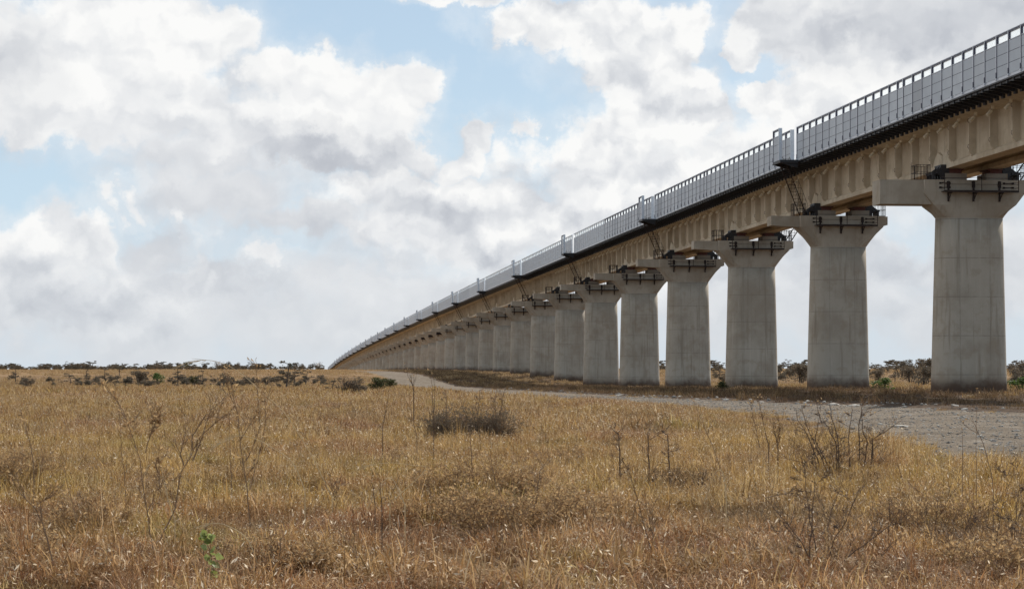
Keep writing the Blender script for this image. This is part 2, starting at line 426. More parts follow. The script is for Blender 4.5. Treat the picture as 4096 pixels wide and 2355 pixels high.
t.put(t.p.inputs['Base Color'], col); t.p.inputs['Roughness'].default_value = 1.0; t.p.inputs['Specular IOR Level'].default_value = .05
bp = t.node('ShaderNodeBump'); bp.inputs['Distance'].default_value = .06; bp.inputs['Strength'].default_value = 1; t.put(bp.inputs['Height'], f); t.l.new(bp.outputs[0], t.p.inputs['Normal'])
M_ROAD = t.mat


def leafy(name, colf, trans=.45, gloss=.25, rough=.45):
    """thin dry leaves: colour from colf(tree) ; light passes through"""
    t = mat(name); c = colf(t)
    t.put(t.p.inputs['Base Color'], c); t.p.inputs['Roughness'].default_value = rough; t.p.inputs['Specular IOR Level'].default_value = gloss
    tl = t.node('ShaderNodeBsdfTranslucent'); t.put(tl.inputs[0], c)
    mx = t.node('ShaderNodeMixShader'); mx.inputs[0].default_value = trans
    t.l.new(t.p.outputs[0], mx.inputs[1]); t.l.new(tl.outputs[0], mx.inputs[2]); t.l.new(mx.outputs[0], t.o.inputs[0])
    return t.mat


def grass_col(kind):
    def fn(t):
        pos = world_pos(t); a, b, c = patches(t, pos, 0)
        r = t.node('ShaderNodeAttribute', attribute_name='rnd').outputs['Fac']
        ir = t.node('ShaderNodeObjectInfo').outputs['Random']
        gold = t.ramp(r, [(0, (.20, .115, .035)), (.4, (.47, .29, .075)), (.75, (.64, .43, .135)), (1, (.84, .69, .42))])
        straw = t.ramp(r, [(0, (.15, .088, .045)), (.4, (.38, .225, .090)), (.8, (.58, .385, .180)), (1, (.84, .70, .50))])
        rust = t.ramp(r, [(0, (.12, .045, .024)), (.45, (.36, .165, .085)), (.85, (.55, .32, .18)), (1, (.84, .64, .48))])
        b2 = t.noise(t.v('ADD', pos, (3, 77, 9)), 1.15, 4, .6).outputs['Fac']
        bb = t.m('ADD', t.m('MULTIPLY', b, .6), t.m('MULTIPLY', b2, .4))
        col = t.mix(t.rng(bb, .42, .55), straw, gold)
        sz = t.node('ShaderNodeSeparateXYZ'); t.l.new(pos, sz.inputs[0])
        nearf = t.rng(sz.outputs[1], 18, 27, .17, 0)
        col = t.mix(t.rng(t.m('ADD', a, nearf), .47, .66, 0, .85), col, rust)
        grey = t.mix(r, (.10, .075, .055), (.30, .24, .18))
        col = t.mix(t.rng(t.noise(t.v('ADD', pos, (1, 57, 29)), .5, 4, .6).outputs['Fac'], .55, .68, 0, .65), col, grey)
        col = t.mix(t.rng(t.noise(t.v('ADD', pos, (31, 7, 9)), .33, 4, .6).outputs['Fac'], .55, .67, 0, .6), col, t.mix(r, (.17, .14, .03), (.54, .46, .13)))
        dk = t.noise(t.v('ADD', pos, (61, 7, 29)), 1.5, 3, .55).outputs['Fac']
        col = t.mix(t.rng(dk, .53, .66, 0, .72), col, t.mix(r, (.075, .040, .022), (.30, .175, .085)))
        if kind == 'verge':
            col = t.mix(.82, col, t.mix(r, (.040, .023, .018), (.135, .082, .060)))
        if kind == 'far':
            col = t.mix(.30, col, t.mix(r, (.18, .10, .05), (.48, .31, .16)))
            col = t.mix(t.rng(sz.outputs[1], 200, 420, 0, .75), col, t.mix(r, (.30, .195, .10), (.50, .36, .20)))
        sc = t.node('ShaderNodeAttribute', attribute_name='scl', attribute_type='INSTANCER').outputs['Fac']
        # short tufts are darker and browner, tall tussocks more golden
        if kind == 'near': col = t.mix(t.rng(sc, .55, 1.0, .50, 0), col, t.mix(r, (.085, .050, .028), (.30, .185, .10)))
        if kind == 'near': col = t.mix(t.rng(sc, 1.05, 1.4, 0, .45), col, t.mix(r, (.34, .21, .07), (.72, .54, .27)))
        return t.mix(t.m('MULTIPLY', ir, .35), col, t.mix(r, (.13, .07, .032), (.50, .35, .18)))
    return fn


M_GRASS = leafy('dry_grass_blades', grass_col('near'), .45, .10, .6)
M_GFAR = leafy('dry_grass_clumps', grass_col('far'), .35, .15, .6)
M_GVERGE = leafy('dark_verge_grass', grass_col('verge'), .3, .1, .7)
M_SEED = leafy('pale_seed_heads', lambda t: t.mix(t.node('ShaderNodeAttribute', attribute_name='rnd').outputs['Fac'], (.42, .29, .17), (.92, .80, .62)), .5, .2, .45)
M_STALK = plain('woody_stalk', (.24, .150, .085), .8, 0, .3, 20)
M_TWIG = plain('dark_twig', (.115, .070, .045), .85, 0, .35, 20)
M_PALE = plain('pale_straw_stalk', (.66, .47, .26), .85, 0, .2, 20)
M_BARK = plain('acacia_bark', (.10, .075, .06), .9, 0, .3, 3)
def two(a, b): return lambda t: t.mix(t.node('ShaderNodeAttribute', attribute_name='rnd').outputs['Fac'], a, b)
M_ACA = leafy('acacia_leaves', two((.085, .070, .055), (.20, .17, .125)), .3, .1, .8)
M_SCRUB = leafy('dry_scrub_leaves', two((.105, .083, .060), (.25, .20, .145)), .3, .1, .8)
M_OLIVE = leafy('olive_leaves', two((.045, .05, .022), (.12, .12, .05)), .3, .1, .7)
M_GREEN = leafy('fresh_green_leaves', two((.045, .075, .022), (.13, .19, .05)), .4, .2, .5)
M_SAGE = leafy('sage_green_leaves', two((.17, .20, .05), (.40, .45, .18)), .45, .25, .5)
M_DRYLEAF = leafy('curled_dry_leaves', two((.26, .155, .075), (.60, .42, .22)), .45, .2, .6)
M_STONE = plain('pale_stone', (.37, .34, .30), .95, 0, .25, 5)
M_DSTONE = plain('grey_stone', (.20, .18, .16), .95, 0, .4, 4)

# ------------------------------------------------------------------ ground and gravel track
def axis(segs):
    o = []
    for a, b, st in segs: o += list(np.arange(a, b, st))
    return np.array(o + [segs[-1][1]])


xs = axis([(-6000, -1500, 500), (-1500, -400, 80), (-400, -120, 12), (-120, -40, 3), (-40, 60, .8), (60, 140, 3), (140, 420, 12), (420, 1500, 80), (1500, 6000, 500)])
ys = axis([(-60, 8, 4), (8, 170, .8), (170, 520, 2.5), (520, 1200, 8), (1200, 2600, 70), (2600, 9000, 400)])
GX, GY = np.meshgrid(xs, ys)
GZ = terrain(GX, GY)
GZ = GZ - .07 * sst(-road_d(GX, GY), .5, 1.2) * (GY < 640)
nx, ny = len(xs), len(ys)
V = np.stack([GX, GY, GZ], -1).reshape(-1, 3)
ii = (np.arange(ny - 1)[:, None] * nx + np.arange(nx - 1)[None]).reshape(-1)
Fq = np.stack([ii, ii + 1, ii + nx + 1, ii + nx], -1)


def np_mesh(name, V, Fq, mats, attrs=None, smooth=True):
    me = bpy.data.meshes.new(name); k = Fq.shape[1]
    me.vertices.add(len(V)); me.vertices.foreach_set('co', V.astype(np.float32).ravel())
    me.loops.add(Fq.size); me.loops.foreach_set('vertex_index', Fq.astype(np.int32).ravel())
    me.polygons.add(len(Fq)); me.polygons.foreach_set('loop_start', (np.arange(len(Fq)) * k).astype(np.int32))
    me.polygons.foreach_set('loop_total', np.full(len(Fq), k, np.int32))
    me.polygons.foreach_set('use_smooth', np.full(len(Fq), smooth))
    for m in mats: me.materials.append(m)
    me.update(calc_edges=True)
    for an, arr in (attrs or {}).items():
        at = me.attributes.new(an, 'FLOAT', 'POINT'); at.data.foreach_set('value', np.asarray(arr, np.float32))
    return me


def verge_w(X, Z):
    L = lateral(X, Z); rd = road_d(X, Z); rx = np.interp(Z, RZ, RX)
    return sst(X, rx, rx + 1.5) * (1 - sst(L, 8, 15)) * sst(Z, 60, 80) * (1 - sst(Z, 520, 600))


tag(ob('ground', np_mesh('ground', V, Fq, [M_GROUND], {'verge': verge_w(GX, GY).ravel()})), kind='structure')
# track: its own sheet a little above the ground below it
rz = np.concatenate([np.arange(14, 170, .8), np.arange(170, 620, 2.5)])
cols = np.linspace(-1, 1, 31)
RVX = np.interp(rz, RZ, RX)[:, None] + cols[None] * (np.interp(rz, RZ, RW)[:, None] + .9)
RVZ = np.repeat(rz[:, None], 31, 1)
rr = road_d(RVX, RVZ)
RH = terrain(RVX, RVZ) + .015 - .10 * sst(rr, .1, .8) + .012 * np.sin(RVX * 3 + RVZ) * np.sin(RVZ * 2.3)
V = np.stack([RVX, RVZ, RH], -1).reshape(-1, 3); n0, n1 = RVX.shape
ii = (np.arange(n0 - 1)[:, None] * n1 + np.arange(n1 - 1)[None]).reshape(-1)
tag(ob('gravel_road', np_mesh('gravel_road', V, np.stack([ii, ii + 1, ii + n1 + 1, ii + n1], -1), [M_ROAD])), kind='structure')

# ------------------------------------------------------------------ viaduct: piers
def stadium(W, Tk, z, cx=0.0, cy=0.0, n=14):
    r = Tk / 2; hw = max(W / 2 - r, .01); p = []
    for i in range(n + 1):
        a = -math.pi / 2 + math.pi * i / n; p.append((cx + hw + r * math.cos(a), cy + r * math.sin(a), z))
    for i in range(n + 1):
        a = math.pi / 2 + math.pi * i / n; p.append((cx - hw + r * math.cos(a), cy + r * math.sin(a), z))
    return p


def shaft_mesh(H):
    m = MB(); cx = -.2
    rings = []
    zb = -H - .8
    zs = [-2.45] + [-2.45 + (zb + 2.45) * k / 6 for k in range(1, 7)]
    for z in reversed(zs):
        d = (-2.45 - z); rings.append(stadium(4.4 + d * .05, 2.4 + d * .05, z, cx))
    m.loft(rings)
    me = m.mesh('shaft', M_PIER)
    me.polygons.foreach_set('use_smooth', [len(p.vertices) == 4 for p in me.polygons]); me.update()
    return me


def cap_mesh(left=-5.75, deep=.75, ldeep=.88):
    m = MB()
    # flared head between shaft and cap
    rings = [stadium(4.4, 2.4, -2.452, -.2), stadium(4.4, 2.4, -2.40, -.2)]
    def rect(W, Tk, z, cx):   # same vertex count as stadium, squared off
        out = []
        for (x, y, zz) in stadium(4.4, 2.4, z, 0):
            a = x / 2.2; b = y / 1.2
            k = 1 / max(abs(a), abs(b), 1e-6)
            out.append((cx + max(-1, min(1, a * k)) * W / 2, max(-1, min(1, b * k)) * Tk / 2, z))
        return out
    rings.append(rect(6.6, 2.6, -.86, -.2))
    m.loft(rings)
    m.box((-3.5, -1.3, -.86), (3.1, 1.3, 0))
    m.extrude([(left, -.001), (left, -deep), (-3.505, -ldeep), (-3.505, -.001)], 'y', -.725, .725)
    m.extrude([(3.105, -.001), (3.105, -.80), (3.6, -.66), (3.6, -.001)], 'y', -.725, .725)
    return m.mesh('pier_cap', M_CAP)


def first_cap_mesh():
    m = MB()
    rings = [stadium(4.4, 2.4, -2.452, -.2), stadium(4.4, 2.4, -2.40, -.2)]
    pts = stadium(4.4, 2.4, 0, 0)
    def rect(W, z):
        out = []
        for (x, y, zz) in pts:
            a = x / 2.2; b = y / 1.2; k = 1 / max(abs(a), abs(b), 1e-6)
            out.append((-.2 + max(-1, min(1, a * k)) * W / 2, max(-1, min(1, b * k)) * 1.3, z))
        return out
    m.loft(rings + [rect(5.45, -1.60), rect(6.6, -.86)])
    m.box((-3.5, -1.3, -.86), (3.1, 1.3, 0))
    m.box((-6.35, -.95, -1.56), (-2.6, .95, -.003))
    m.extrude([(3.105, -.001), (3.105, -.80), (3.6, -.66), (3.6, -.001)], 'y', -.725, .725)
    return m.mesh('pier_cap', M_CAP)


CAP = cap_mesh(); CAP1 = first_cap_mesh()
PADM = MB().box((-.7, -1.0, 0), (.7, 1.0, .44)).mesh('bearing_pad', M_PAD)
BEARM = MB().box((-.42, -.8, .44), (.42, .8, .72)).box((-.55, -.9, .66), (.55, .9, .735)).mesh('bearing', M_RED)


def bracket_mesh():
    m = MB()
    prof = [(-.15, .02), (-.15, .98), (.38, .98), (.42, .80), (.95, .42), (.95, .02), (.80, .02), (.78, .34), (.42, .55), (.40, .02)]
    for y in (-.75, -.15, .45):
        m.extrude(prof, 'y', y, y + .14)
    m.box((-.17, -.8, .60), (.36, .65, .9)); m.box((.42, -.8, .36), (.98, .65, .50)); m.box((-.17, -.8, .9), (.40, .65, 1.0))
    m.tube([(.1, -.85, .1), (.75, -.85, .45)], .03)
    return m.mesh('restraint_bracket', M_STEEL)


BRM = bracket_mesh()


def cage_mesh():
    m = MB(); x0, x1, y0, y1 = -.45, .45, -.66, .66
    for z in (.05, .52, 1.0):
        m.tube([(x0, y0, z), (x1, y0, z), (x1, y1, z), (x0, y1, z), (x0, y0, z)], .016)
    for k in range(5):
        x = x0 + (x1 - x0) * k / 4
        m.tube([(x, y0, 0), (x, y0, 1.02)], .016); m.tube([(x, y1, 0), (x, y1, 1.02)], .016)
    for k in range(1, 6):
        y = y0 + (y1 - y0) * k / 6
        m.tube([(x0, y, 0), (x0, y, 1.02)], .014); m.tube([(x1, y, 0), (x1, y, 1.02)], .014)
    return m.mesh('mesh_cage', M_RUST)


CAGE = cage_mesh()


def walk_parts():
    br = MB()
    br.box((-.06, -1.36, -1.40), (.06, -1.30, -.08)); br.box((-.06, -2.05, -.90), (.06, -1.36, -.80))
    br.tube([(0, -1.36, -1.35), (0, -1.95, -.9)], .035); br.box((-.11, -1.33, -.5), (.11, -1.302, -.1))
    br = br.mesh('wall_bracket', M_RUST)
    fl = MB().box((-2.45, -2.05, -.80), (2.45, -1.36, -.75)).box((-2.45, -2.09, -.86), (2.45, -2.05, -.72)).mesh('walkway_floor', M_RUST)
    rl = MB()
    for x in (-2.43, 0, 2.43): rl.tube([(x, -2.05, -.85), (x, -2.05, .28)], .028)
    for z in (-.35, .05): rl.tube([(-2.43, -2.05, z), (2.43, -2.05, z)], .014)
    for x in (-2.43, 2.43):
        for z in (-.55, -.2, .15): rl.tube([(x, -2.05, z), (x, -1.31, z)], .014)
    rl = rl.mesh('railing', M_RUST)
    st = MB()
    st.tube([(-.32, 0, 0), (.32, 0, 0)], .03)
    for x in (-.3, .3): st.box((x - .07, -.05, -.06), (x + .07, .01, .06))
    return br, fl, rl, st.mesh('tie_rod', M_RUST)


WBR, WFL, WRL, TIE = walk_parts()
PIER_DESC = {
    1: 'nearest and tallest grey pier with a deep left arm under the girder joint',
    2: 'second nearest round-ended pier with a green bush growing at its right foot',
    3: 'third nearest pier from the right with thin grass at its foot and black cap brackets',
    4: 'fourth nearest pier from the right with a sloping ladder landing on its cap',
    5: 'fifth nearest pier from the right standing just past a thin sliver of sky',
    6: 'sixth nearest pier, left of the thin sliver of sky, under a sloping ladder',
}
NP = 55
foot_h = {}
for n in range(0, NP + 1):
    s = SP * (n - 1) + .725
    x, y, th = line(s, 5.75 + {0: .6, 1: .40}.get(n, 0)); zt = float(captop(s)); g = float(terrain(x, y)); H = zt - g
    foot_h[n] = g
    if n == 0: lab = 'cut-off pier beyond the right edge, nearer than the tallest pier'
    elif n in PIER_DESC: lab = PIER_DESC[n]
    elif n <= 24: lab = f'{ORD[n-1]} grey concrete pier counted from the right edge of the photo'
    else: lab = 'one of the tiny far piers merging into a dark bluish row beyond the twenty-fourth'
    P_ = thing('bridge_pier', lab, 'bridge pier', (x, y, g), (0, 0, -th), 'concrete piers carrying the railway viaduct' if n <= 24 else 'far piers at the vanishing end of the viaduct')
    sh = ob('shaft', shaft_mesh(H), P_, (0, 0, H)); sh['foot'] = g
    ob('pier_cap', CAP1 if n == 1 else CAP, P_, (0, 0, H))
    if n <= 16:
        for sx in (-1, 1):
            pd = ob('bearing_pad', PADM, P_, (sx * 1.35, 0, H)); ob('bearing', BEARM, pd)
    if n <= 14:
        for sx in (-1, 1):
            b = ob('restraint_bracket', BRM, P_, (sx * 1.93, -.1, H + .002)); b.scale = (sx, 1, 1)
        wf = ob('walkway_floor', WFL, P_, (0, 0, H)); ob('railing', WRL, wf)
        for xx in (-1.97, -.31, 1.41): ob('wall_bracket', WBR, P_, (xx, 0, H))
    elif n <= 30:
        wf = ob('walkway', MB().box((-2.45, -2.05, -.86), (2.45, -1.31, -.75)).box((-2.03, -1.38, -1.4), (-1.9, -1.31, -.1)).box((-.37, -1.38, -1.4), (-.25, -1.31, -.1)).box((1.35, -1.38, -1.4), (1.47, -1.31, -.1)).box((-2.4, -1.33, -.75), (2.4, -1.305, -.1)).mesh('walkway', M_RUST), P_, (0, 0, H))
    if n <= 6:
        for (xx, zz) in ((-2.2, -.22), (-2.2, -.5), (2.0, -.22), (2.0, -.5)): ob('tie_rod', TIE, P_, (xx, -1.31, H + zz))
    if n <= 8:
        ob('mesh_cage', CAGE, P_, (-3.4, 0, H)); ob('mesh_cage', CAGE, P_, (3.0, 0, H))

# ------------------------------------------------------------------ viaduct: girders
LEN = SP - .05


def beam_mesh(full):
    m = MB()
    prof = [(.50, .75), (.50, 1.02), (.24, 1.22), (.24, 3.42), (1.68, 3.66), (1.68, 3.90), (-1.34, 3.90), (-1.34, 3.64), (-.24, 3.42), (-.24, 1.22), (-.50, 1.02), (-.50, .75)]
    m.extrude(prof, 'y', .03, LEN)           # +x is the outer side
    if not full:
        for k in range(8):
            y = (k + .5) * SP / 8; m.box((.235, y - .11, 1.12), (.64, y + .11, 3.5))
    for a, sg in ((.03, 1), (LEN, -1)):
        pol = [(a, .78), (a + sg * 2.3, .78), (a + sg * 2.3, 1.04), (a + sg * 1.0, 1.95), (a, 1.62)]
        m.extrude(pol, 'x', .20, .503)
        m.extrude([(a, 1.6), (a + sg * .85, 1.9), (a + sg * .85, 3.44), (a, 3.44)], 'x', .20, .33)
    for k in range(5):
        y = (k + .5) * SP / 5; m.box((-1.345, y - .12, 1.3), (-.2, y + .12, 3.5))
    return m.mesh('beam', M_GIRD)


BEAM = beam_mesh(True); BEAMF = beam_mesh(False)
RIB = MB().add([(.235, -.11, 1.04), (.50, -.11, 1.04), (.72, -.11, 1.35), (.72, -.11, 3.52), (.235, -.11, 3.45),
                (.235, .11, 1.04), (.50, .11, 1.04), (.72, .11, 1.35), (.72, .11, 3.52), (.235, .11, 3.45)],
               [(0, 1, 2, 3, 4), (9, 8, 7, 6, 5), (0, 5, 6, 1), (1, 6, 7, 2), (2, 7, 8, 3), (3, 8, 9, 4), (4, 9, 5, 0)]).mesh('stiffener_rib', M_GIRD)
PIPE = MB().tube([(0, 0, 3.62), (0, 0, 3.36), (-.10, 0, 3.24), (-.36, 0, 2.95)], .11, 8).mesh('drain_pipe', M_PIPE)
HOOK = MB().tube([(0, 0, 0), (-.05, 0, -.04), (-.07, 0, -.13), (-.05, 0, -.22), (0, 0, -.26)], .016).mesh('lifting_loop', M_RUST)


def walkway_mesh(side, y0=.0, y1=SP):
    m = MB(); s = side
    m.box((min(s * 3.03, s * 4.42), y0, 3.93), (max(s * 3.03, s * 4.42), y1, 4.02))
    m.box((min(s * 4.30, s * 4.42), y0, 4.02), (max(s * 4.30, s * 4.42), y1, 4.17), 1)
    for xx in (3.3, 3.8, 4.25): m.box((s * xx - .04, y0, 3.80), (s * xx + .04, y1, 3.93))
    return m.mesh('walkway_deck', M_STEEL, M_GALV)


def wb_mesh():
    m = MB()
    m.extrude([(0, -.02), (0, -.40), (-.10, -.40), (-1.32, -.16), (-1.32, -.02)], 'y', -.05, .05)
    m.box((-.14, -.16, -.50), (.015, .16, -.02)); m.box((-1.34, -.12, -.20), (-.05, .12, -.16))
    return m.mesh('walkway_bracket', M_STEEL)


WBK = wb_mesh()
WKL = walkway_mesh(-1); WKR = walkway_mesh(1)
BRKS = MB().extrude([(-3.03, 3.93), (-3.03, 3.55), (-3.13, 3.55), (-4.30, 3.80), (-4.30, 3.93)], 'y', 0, SP).mesh('walkway_underside', M_STEEL)
# the refuge side: barrier outline per bay
Z0, Z1, Z2, Z3, ZW, ZT = 4.17, 4.17 + .62, 4.17 + 1.24, 4.17 + 1.86, 4.17 + 2.38, 4.17 + 2.46


def post_mesh(h=ZT - Z0):
    m = MB()
    m.box((-.125, -.05, 0), (-.10, .05, h), 0); m.box((-.12, -.085, 0), (-.095, -.051, h - .1), 1); m.box((-.10, -.008, 0), (.04, .008, h), 1); m.box((.04, -.05, 0), (.06, .05, h), 0)
    m.box((-.16, -.09, -.10), (.02, .09, .012), 0); m.box((-.135, -.07, .0), (-.121, .07, .34), 1)
    return m.mesh('post', M_GALV, M_DKEDGE)


def panel_mesh(wd):
    m = MB(); a, b = .055, wd - .055
    for k in range(3):
        z = k * .62
        m.box((-.09, a, z + .014), (-.02, b, z + .60), 0)
        m.box((-.085, a, z + .60), (-.03, b, z + .634), 1)
    return m.mesh('panel', M_PANEL, M_DKEDGE)


def frame_mesh(wd):
    m = MB(); a, b = .055, wd - .055
    m.box((-.10, a, 1.862), (.03, b, 1.905), 0)
    m.box((-.105, a, 2.32), (.03, b, 2.415), 1); m.box((-.115, a - .05, 2.415), (.05, b + .05, 2.455), 0)
    m.box((-.085, a, 1.905), (.03, a + .10, 2.32), 1); m.box((-.085, b - .035, 1.905), (.03, b, 2.32), 1)
    return m.mesh('window_frame', M_GALV, M_DKEDGE)


def pane_mesh(wd):
    return MB().box((-.005, .155, 1.906), (.004, wd - .09, 2.319)).mesh('pane', M_WIN)


BAYS = {}
POST = post_mesh()


def bay(wd):
    k = round(wd, 3)
    if k not in BAYS: BAYS[k] = (panel_mesh(k), frame_mesh(k), pane_mesh(k))
    return BAYS[k]


def span_frame(n):
    """frame of the span between pier n and pier n+1: origin at pier n's centre line, y along the chord"""
    a = SP * (n - 1) + .725; b = a + SP
    jog = {0: .5, 1: .27}
    xa, ya, _ = line(a, 5.75 + jog.get(n, 0)); xb, yb, _ = line(b, 5.75 + jog.get(n + 1, 0)); za, zb = float(captop(a)), float(captop(b))
    yaw = math.atan2(xb - xa, yb - ya); L = math.hypot(xb - xa, yb - ya)
    return (float(xa), float(ya), za), (math.atan2(zb - za, L), 0, -yaw)


SPAN_NAMES = {0: 'nearest deck span cut by the right edge, with tan ribs and cream drain spouts',
              1: 'second nearest deck span, between the tallest pier and the one with the green bush'}
GRD = {}
for n in range(0, NP):
    loc, rot = span_frame(n)
    if n in SPAN_NAMES: lab = SPAN_NAMES[n]
    elif n < 20: lab = f'{ORD[n]} concrete girder span counted from the right edge, dark walkway along its side'
    else: lab = 'one of the far thin girder spans at the shrinking left end of the viaduct'
    G = thing('bridge_girder', lab, 'bridge girder', loc, rot, 'girder spans of the railway viaduct' if n < 20 else 'far girder spans of the viaduct')
    near = n <= 8
    bl = ob('beam', BEAM if near else BEAMF, G, (-1.35, 0, 0)); bl.scale = (-1, 1, 1)
    br_ = ob('beam', BEAMF, G, (1.35, 0, 0))
    ob('walkway_deck', WKL, G); ob('walkway_deck', WKR, G)
    if near:
        for k in range(8):
            r_ = ob('stiffener_rib', RIB, G, (-1.35, (k + .5) * SP / 8, 0)); r_.scale = (-1, 1, 1)
        if n <= 6:
            for k in range(10): ob('drain_pipe', PIPE, G, (-2.25, 1.5 + k * (SP - 3) / 9, 0))
        if n <= 2:
            for k in range(8):
                y = (k + .5) * SP / 8
                for z in (3.35, 1.75): ob('lifting_loop', HOOK, G, (-2.08, y - .12, z))
        if n <= 7:
            for k in range(30): ob('walkway_bracket', WBK, G, (-3.03, (k + .5) * SP / 30, 3.93))
        else: ob('walkway_underside', BRKS, G)
    else: ob('walkway_underside', BRKS, G)

# ------------------------------------------------------------------ noise barriers along the near side
def barrier_bays(gap):
    """list of (start, width) for the bays of one span; gap = a refuge opening near the far end"""
    if gap:
        out_ = [(.02, 1.36)]; y = 1.38; wd = (28.9 - 1.38) / 14
        for k in range(14): out_.append((y, wd)); y += wd
        return out_ + [(30.92, 1.76)]
    out_ = [(.02, 1.6)]; y = 1.62; wd = (32.68 - 1.62) / 15
    for k in range(15): out_.append((y, wd)); y += wd
    return out_


for n in range(0, NP):
    loc, rot = span_frame(n)
    gap = (n % 2 == 1)
    if n == 0: lab = 'nearest run of grey metal noise barrier, cut off by the right edge'
    elif n < 16: lab = f'{ORD[n]} run of grey noise barrier counted from the right edge' + (', ending at a refuge opening' if gap else ', starting at a refuge opening')
    else: lab = 'one of the far pale runs of noise barrier near the left end of the viaduct'
    B = thing('noise_barrier', lab, 'noise barrier', loc, rot, 'noise barrier runs along the viaduct' if n < 16 else 'far noise barrier runs')
    bays = barrier_bays(gap)
    if n <= 4:
        ends = []
        for (y, wd) in bays:
            pm, fm, gm = bay(wd)
            p_ = ob('panel', pm, B, (-4.35, y, Z0)); w_ = ob('window_frame', fm, B, (-4.35, y, Z0)); ob('pane', gm, w_)
            ends.append(y)
        ends.append(28.9 if gap else SP - .02)
        if gap: ends += [SP - .02]
        for y in sorted(set(round(e, 3) for e in ends)): ob('post', POST, B, (-4.35, y, Z0))
        if gap:
            em = MB().box((-.14, -.06, 0), (.16, .06, ZT - Z0)).mesh('end_panel', M_GALV)
            ob('end_panel', em, B, (-4.35, 30.88, Z0))
    else:
      for part_bays in ([b for b in bays if b[0] < 30], [b for b in bays if b[0] >= 30]) if gap else (bays,):
        m = MB()
        for (y, wd) in part_bays:
            for k in range(3): m.box((-4.44, y + .05, Z0 + k * .62 + .012), (-4.37, y + wd - .05, Z0 + k * .62 + .61), 0)
            m.box((-4.47, y - .05, Z0), (-4.33, y + .05, ZT - .08), 1)
            m.box((-4.44, y + .05, Z3), (-4.34, y + wd - .05, Z3 + .045), 1)
            m.box((-4.465, y, ZT - .1), (-4.30, y + wd, ZT), 1)
            m.box((-4.36, y + .05, Z3 + .045), (-4.35, y + wd - .05, ZT - .1), 2)
        ob('barrier_run', m.mesh('barrier_run', M_PANEL, M_GALV, M_WIN), B)
# far side barrier is out of sight; none is built
# refuges: platform, outer panel, end post, ladder to the pier
def ladder_mesh(sgn=-1):
    m = MB(); a = Vector((sgn * 5.25, -2.75, 3.88)); b = Vector((sgn * 3.15, -.55, .02)); d = (b - a)
    side = Vector((1, -.3, 0)).normalized() * .27
    for q in (-1, 1):
        m.tube([a + side * q, b + side * q], .05)
    for k in range(1, 15):
        p = a + d * (k / 15); m.tube([p - side, p + side], .017)
    up = Vector((0, 0, 1))
    for q in (-1, 1):
        m.tube([a + side * q + up * .1, a + side * q + up * .15 + d * .1 + Vector((.0, -.35, .75)), b + side * q + Vector((0, -.3, .9)), b + side * q], .018)
    for k in range(1, 9):
        p = a + d * (k / 9); 
        for q in (-1, 1): m.tube([p + side * q, p + side * q + Vector((.0, -.33, .82))], .012)
        m.tube([p - side + Vector((0, -.33, .82)), p + side + Vector((0, -.33, .82))], .012)
    return m.mesh('access_ladder', M_RUST)


LADL = ladder_mesh(-1); LADR = ladder_mesh(1)
REF_PLAT = MB().box((-5.82, -4.35, 3.93), (-4.43, -1.72, 4.03)).box((-5.86, -4.39, 3.84), (-5.82, -1.68, 4.06)).box((-5.82, -4.39, 3.84), (-4.43, -4.35, 4.06)).box((-5.82, -1.72, 3.84), (-4.43, -1.68, 4.06)).extrude([(-4.43, 3.45), (-5.8, 3.84), (-4.43, 3.84)], 'y', -4.2, -4.1).extrude([(-4.43, 3.45), (-5.8, 3.84), (-4.43, 3.84)], 'y', -2.0, -1.9).mesh('platform', M_STEEL)
REND = MB().box((-.12, -.14, -.10), (.14, .02, ZT - Z0 + .02)).mesh('end_panel', M_GALV)
for n in range(0, NP, 2):
    if n > 46: break
    s = SP * (n - 1) + .725; x, y, th = line(s, 5.75); zt = float(captop(s))
    far_ = n > 24
    lab = ('far refuge bay sticking up like a small tooth along the viaduct top' if far_ else
           f'refuge bay projecting from the deck over the {ORD[n-1]} pier from the right' if n else 'refuge bay out of frame beyond the right edge')
    Rf = thing('refuge_bay', lab, 'refuge platform', (x, y, zt), (0, 0, -th), 'refuge bays along the viaduct' if not far_ else 'far refuge bays on the viaduct')
    ob('platform', REF_PLAT, Rf)
    pm, fm, gm = bay(2.0)
    z_ = 4.06
    if n <= 6:
        ob('panel', pm, Rf, (-5.72, -3.75, z_)); w_ = ob('window_frame', fm, Rf, (-5.72, -3.75, z_)); ob('pane', gm, w_)
        ob('post', POST, Rf, (-5.72, -1.75, z_)); ob('end_panel', REND, Rf, (-5.72, -3.75, z_))
    else:
        m = MB(); m.box((-5.82, -3.75, z_), (-5.7, -1.75, z_ + 1.9), 0); m.box((-5.84, -3.9, z_ - .1), (-5.55, -3.75, z_ + 2.48), 1); m.box((-5.84, -1.8, z_), (-5.68, -1.7, z_ + 2.46), 1); m.box((-5.84, -3.75, z_ + 2.36), (-5.68, -1.75, z_ + 2.46), 1)
        ob('panel', m.mesh('refuge_panel', M_PANEL, M_GALV), Rf)
    if 0 < n <= 14:
        tag(ob('access_ladder', LADL, None, (x, y, zt), (0, 0, -th)), f'black steel ladder sloping from the deck down onto the {ORD[n-1]} pier from the right', 'ladder', 'ladders from deck to pier caps')
for n in (1, 3, 5):
    s = SP * (n - 1) + .725; x, y, th = line(s, 5.75); zt = float(captop(s))
    tag(ob('access_ladder', LADR, None, (x, y, zt), (0, 0, -th)), f'black ladder behind the girder at the right side of the {ORD[n-1]} pier cap', 'ladder', 'ladders from deck to pier caps')

